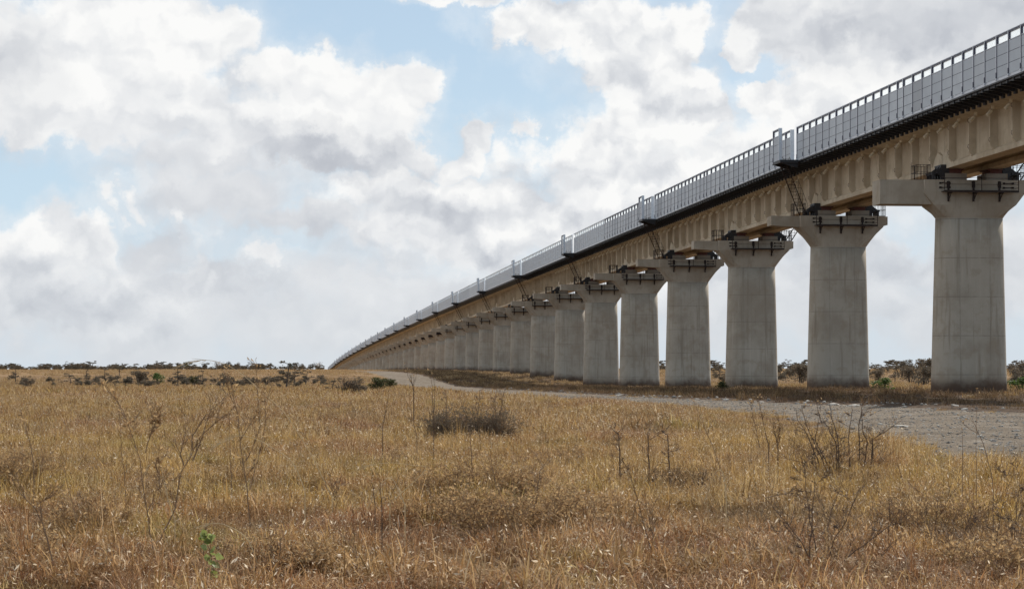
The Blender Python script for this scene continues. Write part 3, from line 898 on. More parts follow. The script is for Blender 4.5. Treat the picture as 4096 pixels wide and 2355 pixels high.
# ------------------------------------------------------------------ dry grass: tuft shapes scattered over the field as one mass
def tuft(seed, nb, rad, hmin, hmax, wd, lean, curl, mi=0, seeds=0, flat=0, wvar=.5):
    """blades as narrow three-joint ribbons in one mesh"""
    r = np.random.RandomState(seed)
    a = r.uniform(0, 6.283, nb); q = rad * np.sqrt(r.uniform(0, 1, nb)); bx, by = q * np.cos(a), q * np.sin(a)
    az_ = r.uniform(0, 6.283, nb); h = r.uniform(hmin, hmax, nb); le = np.abs(r.normal(0, lean, nb)) + .05
    if flat: le[:flat] = r.uniform(.9, 1.5, flat)
    cu = r.normal(curl, curl * .6 + .05, nb); w_ = wd * r.uniform(1 - wvar, 1 + wvar, nb); fa = az_ + r.uniform(.8, 2.3, nb)
    NS = 4; V = np.zeros((nb, NS, 2, 3)); ang = le.copy(); x, y, z = bx.copy(), by.copy(), np.zeros(nb)
    z0 = r.uniform(0, .12, nb) * (h > 0) * (1 if flat else 0); z = z + z0
    for k in range(NS):
        ww = w_ * (1.0, .95, .7, .12)[k] / 2
        V[:, k, 0] = np.stack([x - np.cos(fa) * ww, y - np.sin(fa) * ww, z], 1); V[:, k, 1] = np.stack([x + np.cos(fa) * ww, y + np.sin(fa) * ww, z], 1)
        st = h / (NS - 1); x = x + np.sin(ang) * np.cos(az_) * st; y = y + np.sin(ang) * np.sin(az_) * st; z = z + np.cos(ang) * st; ang = ang + cu
    V[..., 2] = np.maximum(V[..., 2], .0)
    base = (np.arange(nb) * NS * 2)[:, None]; fs = []
    for k in range(NS - 1): fs.append(base + np.array([[2 * k, 2 * k + 1, 2 * k + 3, 2 * k + 2]]))
    Fq = np.stack(fs, 1).reshape(-1, 4)
    rv = np.repeat(np.clip(r.beta(1.15, 1.35, nb), 0, 1), NS * 2); Vv = V.reshape(-1, 3); mi_ = np.zeros(len(Fq), np.int32)
    if seeds:
        # small pale bracts and curled leaf ends held on the upper blades
        c = V[r.randint(0, nb, seeds), r.randint(2, NS, seeds), 0] + r.normal(0, .012, (seeds, 3))
        d = r.normal(0, 1, (seeds, 3)); d[:, 2] = d[:, 2] * .6 + .3; d /= np.linalg.norm(d, axis=1)[:, None]
        e = np.cross(d, r.normal(0, 1, (seeds, 3))); e /= np.linalg.norm(e, axis=1)[:, None]
        L = r.uniform(.006, .019, seeds)[:, None] * (wd / .006) ** .6; W = L * r.uniform(.14, .30, seeds)[:, None]
        S = np.stack([c - d * L, c - e * W, c + d * L, c + e * W], 1).reshape(-1, 3)
        o = len(Vv); Vv = np.concatenate([Vv, S]); Fq = np.concatenate([Fq, o + np.arange(seeds * 4).reshape(-1, 4)])
        rv = np.concatenate([rv, np.repeat(r.uniform(0, 1, seeds), 4)]); mi_ = np.concatenate([mi_, np.ones(seeds, np.int32)])
    me = np_mesh('tuft', Vv, Fq, [(M_GRASS, M_GFAR, M_GVERGE)[mi], M_SEED], {'rnd': rv}, smooth=False)
    me.polygons.foreach_set('material_index', mi_); me.update()
    return me


TUFTS = []
for k in range(3): TUFTS.append(tuft(20 + k, 130, .18, .12, .38, .0058, .60, .40, 0, 40))            # 0-2 fine upright
for k in range(3): TUFTS.append(tuft(30 + k, 150, .22, .07, .24, .0078, .85, .62, 0, 50, 60))          # 3-5 curled, tangled
for k in range(2): TUFTS.append(tuft(40 + k, 95, .26, .16, .42, .0056, 1.0, .30, 0, 48, 45))            # 6-7 lodged straw
for k in range(2): TUFTS.append(tuft(45 + k, 40, .10, .40, .70, .0042, .16, .10, 0, 46))               # 8-9 tall flowering stems
for k in range(3): TUFTS.append(tuft(50 + k, 120, .42, .12, .38, .0150, .75, .42, 1, 22))                # 10-12 middle distance
for k in range(3): TUFTS.append(tuft(60 + k, 110, 1.15, .18, .42, .042, .60, .30, 1, 0))                # 13-15 far
for k in range(2): TUFTS.append(tuft(70 + k, 95, .5, .16, .42, .016, .55, .25, 2, 0))                  # 16-17 verge
PC = bpy.data.collections.new('tuft_shapes')
for k, me in enumerate(TUFTS):
    o = bpy.data.objects.new('tuft_%02d' % k, me); PC.objects.link(o)


def scatter(name, label, pts, idx, rotz, scl, tilt, coll):
    """one mass object: a cloud of points, each carrying a shape from the collection"""
    me = bpy.data.meshes.new(name); me.vertices.add(len(pts)); me.vertices.foreach_set('co', np.asarray(pts, np.float32).ravel()); me.update()
    a = me.attributes.new('idx', 'INT', 'POINT'); a.data.foreach_set('value', np.asarray(idx, np.int32))
    a = me.attributes.new('scl', 'FLOAT', 'POINT'); a.data.foreach_set('value', np.asarray(scl, np.float32))
    rv = np.stack([tilt * nrs.normal(0, 1, len(pts)), tilt * nrs.normal(0, 1, len(pts)), rotz], 1)
    a = me.attributes.new('rot', 'FLOAT_VECTOR', 'POINT'); a.data.foreach_set('vector', rv.astype(np.float32).ravel())
    o = ob(name, me); tag(o, label, 'grass' if 'grass' in name else 'stones', None, 'stuff')
    ng = bpy.data.node_groups.new(name + '_nodes', 'GeometryNodeTree')
    ng.interface.new_socket('Geometry', in_out='INPUT', socket_type='NodeSocketGeometry'); ng.interface.new_socket('Geometry', in_out='OUTPUT', socket_type='NodeSocketGeometry')
    gi = ng.nodes.new('NodeGroupInput'); go = ng.nodes.new('NodeGroupOutput'); ip = ng.nodes.new('GeometryNodeInstanceOnPoints')
    ci = ng.nodes.new('GeometryNodeCollectionInfo'); ci.inputs['Collection'].default_value = coll; ci.inputs['Separate Children'].default_value = True; ci.inputs['Reset Children'].default_value = True
    def at(nm, ty):
        n_ = ng.nodes.new('GeometryNodeInputNamedAttribute'); n_.data_type = ty; n_.inputs['Name'].default_value = nm; return n_.outputs[0]
    L = ng.links.new
    L(gi.outputs[0], ip.inputs['Points']); L(ci.outputs[0], ip.inputs['Instance']); ip.inputs['Pick Instance'].default_value = True
    L(at('idx', 'INT'), ip.inputs['Instance Index']); L(at('rot', 'FLOAT_VECTOR'), ip.inputs['Rotation']); L(at('scl', 'FLOAT'), ip.inputs['Scale'])
    L(ip.outputs[0], go.inputs[0])
    md = o.modifiers.new('scatter', 'NODES'); md.node_group = ng
    return o


def wedge(z0, z1, n, pw=1.0, ext=.30, mar=2.5):
    u = nrs.uniform(0, 1, n); Z = (z0 ** (pw + 1) + u * (z1 ** (pw + 1) - z0 ** (pw + 1))) ** (1 / (pw + 1))
    X = nrs.uniform(-1, 1, n) * (Z * ext + mar); return X, Z


_gn = [(nrs.uniform(.25, .9), nrs.uniform(0, 6.28), nrs.uniform(0, 6.28)) for _ in range(7)]
def gnoise(X, Z, sc=1.0):
    n = 0
    for k, a, p in _gn: n = n + np.sin(sc * k * (X * math.cos(a) + Z * math.sin(a)) + p + 1.3 * np.sin(sc * .6 * (X * math.sin(a) - Z * math.cos(a))))
    return n / 2.6


def in_shaft(X, Z):
    b = np.zeros(len(X), bool)
    for n in range(0, 16):
        x, y, th = line(SP * (n - 1) + .725, 5.75)
        b |= (np.abs(X - x + .2) < 2.6) & (np.abs(Z - y) < 1.6)
    return b


GP, GI, GR, GS = [], [], [], []
def lay(X, Z, idx, scl, sink=.02):
    ok = ~in_shaft(X, Z); X, Z, idx, scl = X[ok], Z[ok], idx[ok], scl[ok]
    GP.append(np.stack([X, Z, terrain(X, Z) - sink], 1)); GI.append(idx); GR.append(nrs.uniform(0, 6.283, len(X))); GS.append(scl)


rdv = lambda X, Z: road_d(X, Z)
HOL = [ground_at(a, b) + (r,) for a, b, r in [(2120, 1880, .9), (2030, 1760, .7), (2060, 1800, .6), (2660, 1760, .9), (2560, 1745, .6), (1130, 2120, .55), (420, 2060, .4), (1700, 2030, .45), (2010, 2190, .5), (3740, 1960, .5), (1390, 2180, .4), (110, 1990, .6), (3930, 2240, .6), (2440, 2160, .4), (700, 2280, .4)]]
HOL += [(nrs.uniform(-.24, .24) * z, z, nrs.uniform(.22, .5)) for z in nrs.uniform(15, 48, 46)]


def hollow(X, Z):
    h = np.zeros(len(X))
    for a, b, r in HOL: h = np.maximum(h, np.exp(-(((X - a) / r) ** 2 + ((Z - b) / (r * 1.7)) ** 2)))
    return h
# near field
X, Z = wedge(10.5, 50, 14500); g = gnoise(X, Z, 1.6); g2 = gnoise(X + 40, Z, .7)
ok = (rdv(X, Z) > .05 + nrs.uniform(-.4, .5, len(X))) & (nrs.uniform(0, 1, len(X)) < 1.0 - .12 * sst(g2, .6, 1.4)); X, Z, g = X[ok], Z[ok], g[ok]
r_ = nrs.uniform(0, 1, len(X)); near_ = sst(-Z, -30, -17)
idx = np.where(r_ < .30 - .16 * near_, nrs.randint(0, 3, len(X)), np.where(r_ < .84, nrs.randint(3, 6, len(X)), np.where(r_ < .992, nrs.randint(6, 8, len(X)), nrs.randint(8, 10, len(X)))))
hol = hollow(X, Z); kp = nrs.uniform(0, 1, len(X)) > .3 * hol; X, Z, g, idx, hol = X[kp], Z[kp], g[kp], idx[kp], hol[kp]
lay(X, Z, idx, np.clip((.60 + .10 * g + .62 * sst(gnoise(X - 9, Z * 1.0, 3.6) + nrs.normal(0, .25, len(X)), -.45, .75) + nrs.normal(0, .12, len(X))) * (1 - .35 * hol), .42, 1.5))
# middle distance
X, Z = wedge(40, 125, 17500); g = gnoise(X, Z, .9)
rd_ = rdv(X, Z); ok = (rd_ > .1 + nrs.uniform(-.5, .5, len(X))) & (verge_w(X, Z) < .3) & (nrs.uniform(0, 1, len(X)) < sst(Z, 38, 52)); X, Z, g = X[ok], Z[ok], g[ok]
lay(X, Z, nrs.randint(10, 13, len(X)), np.clip((.62 + .10 * g + .55 * sst(gnoise(X - 9, Z * .6, 2.2) + nrs.normal(0, .3, len(X)), -.5, .8) + nrs.normal(0, .15, len(X))) * (.45 + .55 * sst(rd_[ok], 0, 5)), .25, 1.5))
# far
X, Z = wedge(110, 330, 13000, .6); g = gnoise(X, Z, .35)
ok = (rdv(X, Z) > 1.2) & (verge_w(X, Z) < .3) & (nrs.uniform(0, 1, len(X)) < .8 + .2 * g); X, Z, g = X[ok], Z[ok], g[ok]
lay(X, Z, nrs.randint(13, 16, len(X)), np.clip(.85 + .12 * g + nrs.normal(0, .16, len(X)), .4, 1.4))
X, Z = wedge(310, 800, 15000, .5); g = gnoise(X, Z, .2)
ok = (rdv(X, Z) > 1.2) & (nrs.uniform(0, 1, len(X)) < .75 + .25 * g); X, Z = X[ok], Z[ok]
lay(X, Z, nrs.randint(13, 16, len(X)), np.clip(.95 + nrs.normal(0, .2, len(X)), .5, 1.5))
# thin growth creeping onto the edges of the track
X, Z = wedge(40, 240, 3200); rd_ = rdv(X, Z); ok = (rd_ < .7) & (rd_ > -.3 - 1.6 * np.clip(gnoise(X, Z, 2.0), 0, 1.5)); X, Z = X[ok], Z[ok]
lay(X, Z, nrs.randint(10, 13, len(X)), nrs.uniform(.3, .6, len(X)))
GPc = np.concatenate(GP)
scatter('dry_grass', 'golden brown dry savanna grass covering the field', GPc, np.concatenate(GI), np.concatenate(GR), np.concatenate(GS), .10, PC)
# the dark verge between the track and the piers
GP, GI, GR, GS = [], [], [], []
X, Z = wedge(62, 520, 24000, .8)
vw = verge_w(X, Z); ok = (vw > .25) & (rdv(X, Z) > .6) & (nrs.uniform(0, 1, len(X)) < .9); X, Z = X[ok], Z[ok]
L_ = lateral(X, Z); lush = sst(L_, -4, 3)
light = (nrs.uniform(0, 1, len(X)) < .03 + .20 * lush)
lay(X, Z, np.where(light, nrs.randint(10, 13, len(X)), nrs.randint(16, 18, len(X))), np.clip((nrs.normal(.92, .28, len(X)) + .35 * gnoise(X, Z * .5, 3.0)) * (.8 + .3 * sst(Z, 80, 200)), .25, 1.4))
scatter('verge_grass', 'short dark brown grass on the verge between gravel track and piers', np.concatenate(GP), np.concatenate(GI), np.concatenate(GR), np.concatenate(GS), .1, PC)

# ------------------------------------------------------------------ loose stones on the track
def stone(seed, k=1.0, flat=.55):
    r = random.Random(seed); m = MB(); import bmesh
    bm = bmesh.new(); bmesh.ops.create_icosphere(bm, subdivisions=1, radius=1)
    for v in bm.verts: v.co *= r.uniform(.7, 1.15); v.co.z *= flat
    me = bpy.data.meshes.new('stone'); bm.to_mesh(me); bm.free(); return me


SC = bpy.data.collections.new('stone_shapes')
for k in range(6):
    me = stone(k, 1, .6 if k < 4 else .3); me.materials.append(M_STONE if k == 1 else M_DSTONE)
    SC.objects.link(bpy.data.objects.new('stone_%02d' % k, me))
X, Z = wedge(38, 150, 42000, .7); rd_ = rdv(X, Z); ok = rd_ < .2; X, Z = X[ok], Z[ok]
sz = np.clip(nrs.lognormal(-3.55, .42, len(X)), .012, .14)
p_ = np.stack([X, Z, terrain(X, Z) + .02], 1)
X2, Z2 = wedge(60, 240, 16000, .8); rd2 = rdv(X2, Z2); rx2 = np.interp(Z2, RZ, RX)
ok = (X2 > rx2) & (rd2 > -.1) & (rd2 < 1.7); X2, Z2 = X2[ok], Z2[ok]
sz2 = np.clip(nrs.lognormal(-2.7, .5, len(X2)), .03, .20)
p2 = np.stack([X2, Z2, terrain(X2, Z2) + .01], 1)
pp = np.concatenate([p_, p2]); ss = np.concatenate([sz, sz2])
scatter('loose_stones', 'loose pale and dark stones strewn over the gravel track and its edge', pp, nrs.randint(0, 6, len(pp)), nrs.uniform(0, 6.28, len(pp)), ss, .15, SC)
for i, (px, py, a, lab) in enumerate([(3333, 1621, .42, 'flat pale stone slab at the far edge of the track, left of its dark neighbours'),
                                      (3418, 1625, .36, 'pale rock slab lying between two others at the far edge of the track'),
                                      (3598, 1711, .30, 'pale flat stone alone on the near side of the track, right of the thorn bush'),
                                      (2486, 1582, .5, 'whitish boulder beside the fifth pier foot at the edge of the track')]):
    x, y = ground_at(px, py)
    me = stone(100 + i, 1, .28); me.materials.append(M_STONE)
    o = ob('stone_slab', me, None, (x, y, float(terrain(x, y)) + .04)); o.scale = (a * .95, a * .7, a * .6); tag(o, lab, 'stone')

# ------------------------------------------------------------------ trees and scrub
def leaf_cloud(V, Fl, RV, r, c, rad, n, size):
    """many small leaves inside an ellipsoid"""
    p = r.normal(0, 1, (n, 3)); p /= np.linalg.norm(p, axis=1)[:, None]; p *= (r.uniform(0, 1, n) ** .45)[:, None]
    p = p * np.array(rad) + np.array(c)
    d = r.normal(0, 1, (n, 3)); d /= np.linalg.norm(d, axis=1)[:, None]; e = np.cross(d, r.normal(0, 1, (n, 3))); e /= np.linalg.norm(e, axis=1)[:, None] + 1e-9
    L = (size * r.uniform(.5, 1.3, n))[:, None]; W = L * r.uniform(.3, .7, n)[:, None]
    S = np.stack([p - d * L, p - e * W, p + d * L, p + e * W], 1).reshape(-1, 3)
    o = sum(len(q) for q in V); V.append(S); Fl.append(o + np.arange(n * 4).reshape(-1, 4)); RV.append(np.repeat(r.uniform(0, 1, n), 4))


def tree_meshes(kind, seed, lm):
    r = np.random.RandomState(seed); q = random.Random(seed); tb = MB(); V, Fl, RV = [], [], []
    if kind == 'flat':          # umbrella acacia, about 3 m tall
        H = q.uniform(2.5, 3.3); th = H * q.uniform(.35, .5); lean = q.uniform(-.25, .25)
        tb.tube([(0, 0, -.3), (lean * .4, 0, th * .5), (lean, .05, th)], [.13, .11, .08], 5)
        for k in range(q.randint(5, 8)):
            a = q.uniform(0, 6.28); d = q.uniform(.35, 1.35); e = (lean + d * math.cos(a), d * math.sin(a), H * q.uniform(.74, 1.0))
            tb.tube([(lean, .05, th), (lean + d * .45 * math.cos(a), d * .45 * math.sin(a), th + (e[2] - th) * .6), e], [.06, .045, .02], 4)
            leaf_cloud(V, Fl, RV, r, e, (q.uniform(.4, .75), q.uniform(.4, .75), .12), 85, .10)
            for j in range(3):
                b_ = (e[0] + q.uniform(-.5, .5), e[1] + q.uniform(-.5, .5), e[2] + q.uniform(-.12, .16)); tb.tube([e, b_], [.02, .01], 3)
                leaf_cloud(V, Fl, RV, r, b_, (.3, .3, .07), 26, .09)
    elif kind == 'round':       # dense low scrub
        for k in range(q.randint(5, 8)):
            a = q.uniform(0, 6.28); d = q.uniform(.2, .8); e = (d * math.cos(a), d * math.sin(a), q.uniform(.7, 1.5))
            tb.tube([(d * .2 * math.cos(a), d * .2 * math.sin(a), -.2), (e[0] * .6, e[1] * .6, e[2] * .55), e], [.05, .035, .015], 4)
            leaf_cloud(V, Fl, RV, r, e, (q.uniform(.35, .6), q.uniform(.35, .6), q.uniform(.25, .42)), 150, .085)
        leaf_cloud(V, Fl, RV, r, (0, 0, .55), (.9, .9, .42), 210, .085)
    elif kind == 'layer':       # straggly layered thorn tree
        H = q.uniform(1.7, 2.4); ln = q.uniform(-.5, .5)
        tb.tube([(0, 0, -.2), (ln * .3, 0, H * .4), (ln * .8, 0, H * .8), (ln, 0, H)], [.08, .06, .04, .015], 5)
        for k in range(q.randint(7, 10)):
            t_ = q.uniform(.32, 1); a = q.uniform(0, 6.28); d = q.uniform(.35, 1.0) * (1.2 - .5 * t_); z = H * t_
            e = (ln * t_ + d * math.cos(a), d * math.sin(a), z + q.uniform(-.05, .2)); tb.tube([(ln * t_ * .9, 0, z - .15), e], [.035, .012], 4)
            leaf_cloud(V, Fl, RV, r, e, (q.uniform(.28, .5), q.uniform(.28, .5), .10), 62, .075)
            for j in range(4):
                b_ = (e[0] + q.uniform(-.45, .45), e[1] + q.uniform(-.45, .45), e[2] + q.uniform(-.15, .25)); tb.tube([e, b_], [.014, .005], 3)
    else:                       # bare fan of twigs
        for k in range(34):
            a = q.uniform(0, 6.28); sp_ = q.uniform(.1, .75); L_ = q.uniform(1.1, 1.9); p = [(0, 0, -.1)]
            for s_ in (.4, .75, 1.0): p.append((sp_ * L_ * s_ * math.cos(a) + q.uniform(-.05, .05), sp_ * L_ * s_ * math.sin(a), L_ * s_ * (1 - .2 * s_)))
            tb.tube(p, [.022, .016, .011, .005], 3)
            for j in range(5):
                c_ = p[q.choice((2, 3))]; b_ = (c_[0] + q.uniform(-.25, .25), c_[1] + q.uniform(-.25, .25), c_[2] + q.uniform(0, .3)); tb.tube([c_, b_], [.008, .003], 3)
        leaf_cloud(V, Fl, RV, r, (0, 0, 1.0), (.75, .75, .5), 260, .045)
    return tb.mesh('trunk', M_BARK), np_mesh('crown', np.concatenate(V), np.concatenate(Fl), [lm], {'rnd': np.concatenate(RV)}, smooth=False)


TREES = {}
for kind, lm, ks in (('flat', M_ACA, 4), ('round', M_SCRUB, 4), ('layer', M_ACA, 5), ('bare', M_DRYLEAF, 2)):
    TREES[kind] = [tree_meshes(kind, 300 + 17 * k + len(kind), lm) for k in range(ks)]
TREES['olive'] = [tree_meshes('round', 901, M_OLIVE)]
TREES['leafy'] = [tree_meshes('round', 905, M_GREEN), tree_meshes('round', 906, M_GREEN)]
TREES['darkround'] = [tree_meshes('round', 911, M_ACA), tree_meshes('round', 912, M_ACA)]


def plant_tree(name, kind, x, y, sc, label, cat, group=None, sz=None, sink=0.0, k=None, yaw=None):
    tm, cm = TREES[kind][(rnd.randrange(len(TREES[kind])) if k is None else k)]
    o = thing(name, label, cat, (x, y, float(terrain(x, y)) - sink), (0, 0, rnd.uniform(0, 6.28) if yaw is None else yaw), group)
    o.scale = (sc, sc, sc * (sz or 1)); ob('trunk', tm, o); ob('crown', cm, o); return o


# acacias that stand out on the skyline: photo column, photo height of the top above the grass line, kind
SKY = [(40, 18, 'flat', 'small flat-topped'), (68, 20, 'flat', 'low twin-topped'), (158, 22, 'layer', 'small ragged'), (262, 26, 'layer', 'forked spiky'), (286, 25, 'flat', 'flat-topped'),
       (365, 31, 'flat', 'broad tall umbrella-shaped'), (448, 18, 'round', 'low rounded'), (498, 20, 'flat', 'low wide'), (540, 20, 'flat', 'arched low'), (589, 20, 'layer', 'bushy'),
       (642, 30, 'flat', 'slender-stemmed umbrella-shaped'), (682, 22, 'flat', 'small leaning'), (716, 24, 'flat', 'wide-topped'), (750, 25, 'olive', 'dense greenish'), (820, 22, 'darkround', 'dark rounded'),
       (872, 34, 'bare', 'pale bare-crowned'), (922, 24, 'darkround', 'dark dense'), (950, 20, 'round', 'low brown'), (1014, 32, 'layer', 'tall thin crooked'), (1085, 22, 'flat', 'small one-sided'),
       (1130, 12, 'layer', 'thin low'), (1170, 20, 'olive', 'brownish rounded'), (1215, 24, 'layer', 'loose pale'), (1245, 17, 'darkround', 'low dark'), (1275, 30, 'bare', 'pale leafless fan-shaped')]
for i, (px, hp, kd, adj) in enumerate(SKY):
    y = rnd.uniform(770, 830); x = (px - HX) / F * y; g = float(terrain(x, y))
    Ht = (hp + 4) * y / F + (CZ - g) - .0
    base_h = {'flat': 3.1, 'layer': 2.3, 'round': 1.75, 'bare': 1.9, 'olive': 1.7, 'darkround': 1.75}[kd]; sc = Ht / base_h
    plant_tree('acacia_tree' if kd in ('flat', 'layer') else 'scrub_tree', kd, x, y, sc, f'{adj} tree on the skyline, {ORD[i]} standing above the scrub from the left', 'tree', 'single trees on the left skyline')
# the low continuous scrub at their feet reads as one mass
SCC = bpy.data.collections.new('scrub_shapes'); k = 0
for kd in ('round', 'darkround', 'layer', 'flat'):
    for tm, cm in TREES[kd][:2]:
        oc = bpy.data.objects.new('scrub_%02d' % k, cm); SCC.objects.link(oc); k += 1
n_ = 1150; px = nrs.uniform(-900, 1300, n_); keep = nrs.uniform(0, 1, n_) < np.where(px < 960, 1.0, .5); px = px[keep]
Y_ = nrs.uniform(740, 850, len(px)); X_ = (px - HX) / F * Y_
sc_ = nrs.uniform(.55, 1.0, len(px)) * (.85 + .3 * np.sin(px * .013) * np.sin(px * .031 + 1)) * 1.05
tp = nrs.randint(0, 8, len(px)); sc_ = np.where(tp >= 4, sc_ * .75, sc_)
o = scatter('distant_scrub', 'low grey-brown scrub running along the skyline on the left', np.stack([X_, Y_, terrain(X_, Y_) - .1], 1), tp, nrs.uniform(0, 6.28, len(px)), sc_ * 1.25, .05, SCC)
o['category'] = 'scrub'
PXs = np.concatenate([nrs.uniform(300, 1320, 150), nrs.uniform(-700, 300, 50)]); PYs = nrs.uniform(1522, 1552, 200); q_ = [ground_at(a, b) for a, b in zip(PXs, PYs)]
X_ = np.array([a for a, b in q_]); Y_ = np.array([b for a, b in q_])
o = scatter('low_scrub', 'low grey-olive ground scrub in the shallow dip across the left field', np.stack([X_, Y_, terrain(X_, Y_) - .05], 1), nrs.randint(0, 6, 200), nrs.uniform(0, 6.28, 200), nrs.uniform(.28, .55, 200), .05, SCC)
o['category'] = 'scrub'
PX2 = nrs.uniform(2560, 4500, 420); Y_ = nrs.uniform(330, 760, 420); X_ = (PX2 - HX) / F * Y_; k_ = lateral(X_, Y_) > 16; X_, Y_ = X_[k_], Y_[k_]
o = scatter('thorn_scrub', 'low thorn scrub dotting the slope beyond the viaduct', np.stack([X_, Y_, terrain(X_, Y_) - .05], 1), nrs.randint(0, 8, len(X_)), nrs.uniform(0, 6.28, len(X_)), nrs.uniform(.4, .95, len(X_)), .05, SCC)
o['category'] = 'scrub'
# shrubs standing in the dip of the left field
MIDS = [(62, 1535, 42, 'layer', 'leaning dark'), (110, 1552, 26, 'round', 'low brown'), (285, 1540, 38, 'layer', 'dark layered'), (345, 1520, 22, 'layer', 'thin flat'), (346, 1501, 24, 'flat', 'tiny umbrella-shaped'),
        (478, 1503, 24, 'flat', 'thin-stemmed little'), (418, 1535, 38, 'layer', 'upright crooked'), (462, 1540, 26, 'round', 'low spreading'), (512, 1542, 20, 'darkround', 'small dark'), (560, 1541, 38, 'round', 'bushy grey'),
        (634, 1540, 32, 'leafy', 'bright green leafy'), (712, 1540, 50, 'layer', 'tall open brown'), (742, 1545, 20, 'darkround', 'low dark'), (780, 1542, 20, 'olive', 'olive green'), (812, 1548, 42, 'layer', 'tall grey'),
        (905, 1545, 34, 'round', 'rounded dark'), (990, 1545, 24, 'round', 'low grey'), (1070, 1545, 22, 'round', 'low flat'), (1145, 1552, 68, 'layer', 'tallest tiered dark'), (1178, 1540, 40, 'layer', 'bare upright'),
        (1222, 1545, 38, 'layer', 'small upright dark'), (1282, 1545, 36, 'layer', 'small flat-topped'), (1325, 1568, 40, 'layer', 'thin crooked')]
for i, (px, py, hp, kd, adj) in enumerate(MIDS):
    x, y = ground_at(px, py); hh = hp * 1.25 * y / F + .40
    base_h = {'flat': 3.1, 'layer': 2.2, 'round': 1.7, 'olive': 1.6, 'leafy': 1.7, 'darkround': 1.7}[kd]; sc = hh / base_h
    sz = 1.0
    if kd in ('round', 'darkround', 'leafy', 'olive'): sz = .95; sc = sc / .95
    plant_tree('thorn_shrub' if kd in ('layer', 'flat') else 'shrub', kd, x, y, sc, f'{adj} shrub in the left field dip, {ORD[i]} from the left', 'shrub', 'shrubs across the left field', sz=sz)
# bigger clumps near the start of the track
for (px, py, hp, kd, lab, sz) in [(1375, 1582, 58, 'bare', 'large grey twiggy thicket beside the far end of the gravel track', .8), (1425, 1580, 46, 'round', 'dense grey-brown thicket right of the crooked thin shrub', .8),
                                  (1500, 1566, 40, 'olive', 'dark olive bush just left of the track where it bends', .75), (1545, 1556, 34, 'olive', 'low green bush touching the left edge of the far track', .7)]:
    x, y = ground_at(px, py); plant_tree('bush', kd, x, y, (hp * 1.2 * y / F + .35) / 1.45, lab, 'bush', sz=sz)
# leafy bushes and acacias under and beyond the viaduct
for (px, py, hp, wk, lab) in [(3535, 1566, 40, 'leafy', 'bright green leafy bush at the foot of the second nearest pier'), (4085, 1564, 40, 'leafy', 'green bush half cut off by the right edge beside the nearest pier'),
                              (2895, 1560, 20, 'olive', 'small weedy green bush in front of the fourth pier foot')]:
    x, y = ground_at(px, py); plant_tree('green_bush', wk, x, y, (hp * 1.1 * y / F + .3) / 1.1, lab, 'bush', 'green bushes at the piers', sz=.62)
UND = [(2655, 1478, 18, 'darkround', 0, 'between fifth and fourth pier'), (2862, 1478, 24, 'darkround', 0, 'on the skyline between fourth and third pier'), (2878, 1512, 44, 'layer', 0, 'tall leggy, between fourth and third pier'),
       (2855, 1500, 14, 'layer', 0, 'low against the left of that gap'), (3135, 1476, 26, 'layer', 0, 'spiky twin on the skyline between third and second pier'), (3152, 1476, 27, 'layer', 1, 'spiky twin on the skyline, right-hand one'),
       (3165, 1512, 32, 'round', 0, 'grey, mid-slope between third and second pier'), (3205, 1535, 58, 'round', 1, 'large, close to the left side of the second pier'), (3225, 1522, 50, 'darkround', 0, 'dark, half hidden by the second pier'), (3145, 1530, 28, 'layer', 2, 'low wide, under the skyline twins'),
       (3500, 1487, 22, 'layer', 1, 'first right of the second pier, on the slope'), (3512, 1528, 36, 'round', 1, 'low, touching the second pier on its right'), (3568, 1472, 11, 'flat', 0, 'tiny lone, on the skyline'), (3580, 1530, 44, 'layer', 3, 'open-branched, in the middle of the nearest gap'),
       (3622, 1490, 42, 'darkround', 1, 'tallest dark, rising above the skyline'), (3640, 1532, 58, 'round', 2, 'broad, in front of the tallest dark one'), (3680, 1476, 26, 'flat', 1, 'flat-topped, on the skyline'), (3690, 1545, 60, 'round', 3, 'large grey, left of the nearest pier'), (3715, 1540, 50, 'layer', 4, 'leggy, touching the nearest pier'),
       (4058, 1478, 24, 'flat', 2, 'flat-topped, on the skyline at the right edge'), (4075, 1545, 60, 'round', 0, 'large, cut by the right edge'), (4060, 1515, 30, 'layer', 2, 'small, right of the nearest pier')]
UND += [(2680, 1505, 26, 'round', 1, 'low, just right of the fifth pier'), (2895, 1535, 30, 'round', 2, 'rounded, left of the third pier'), (3180, 1500, 30, 'darkround', 1, 'dark, close under the skyline twins'), (3240, 1500, 34, 'layer', 3, 'ragged, peeping out left of the second pier'),
        (3520, 1508, 34, 'round', 2, 'grey, above the green bush'), (3548, 1500, 24, 'layer', 0, 'small layered, above and right of the green bush'), (3600, 1512, 44, 'round', 0, 'grey-brown, left of the tallest dark one'), (3655, 1505, 46, 'layer', 2, 'tangled, between the tallest dark one and the nearest pier'),
        (3705, 1505, 52, 'round', 1, 'bushy, against the nearest pier'), (3675, 1548, 40, 'layer', 0, 'open-stemmed, lowest in the nearest gap'), (4085, 1500, 44, 'round', 2, 'grey, high at the right edge'), (4052, 1548, 40, 'darkround', 0, 'dark, at the right foot of the nearest pier')]
for i, (px, py, hp, kd, kk, wh) in enumerate(UND):
    if py > 1480: x, y = ground_at(px, py)
    else: y = rnd.uniform(560, 700); x = (px - HX) / F * y
    g = float(terrain(x, y)); top = CZ + (HY - (py - hp * 1.15)) * y / F; hh = max(.8, (top - g) * 1.12)
    base_h = {'flat': 3.1, 'layer': 2.2, 'round': 1.6, 'darkround': 1.7}[kd]; sc = hh / base_h
    plant_tree('acacia_shrub', kd, x, y, sc, 'thorny brown shrub ' + wh, 'shrub', 'thorn shrubs seen between the piers', k=kk % len(TREES[kd]))

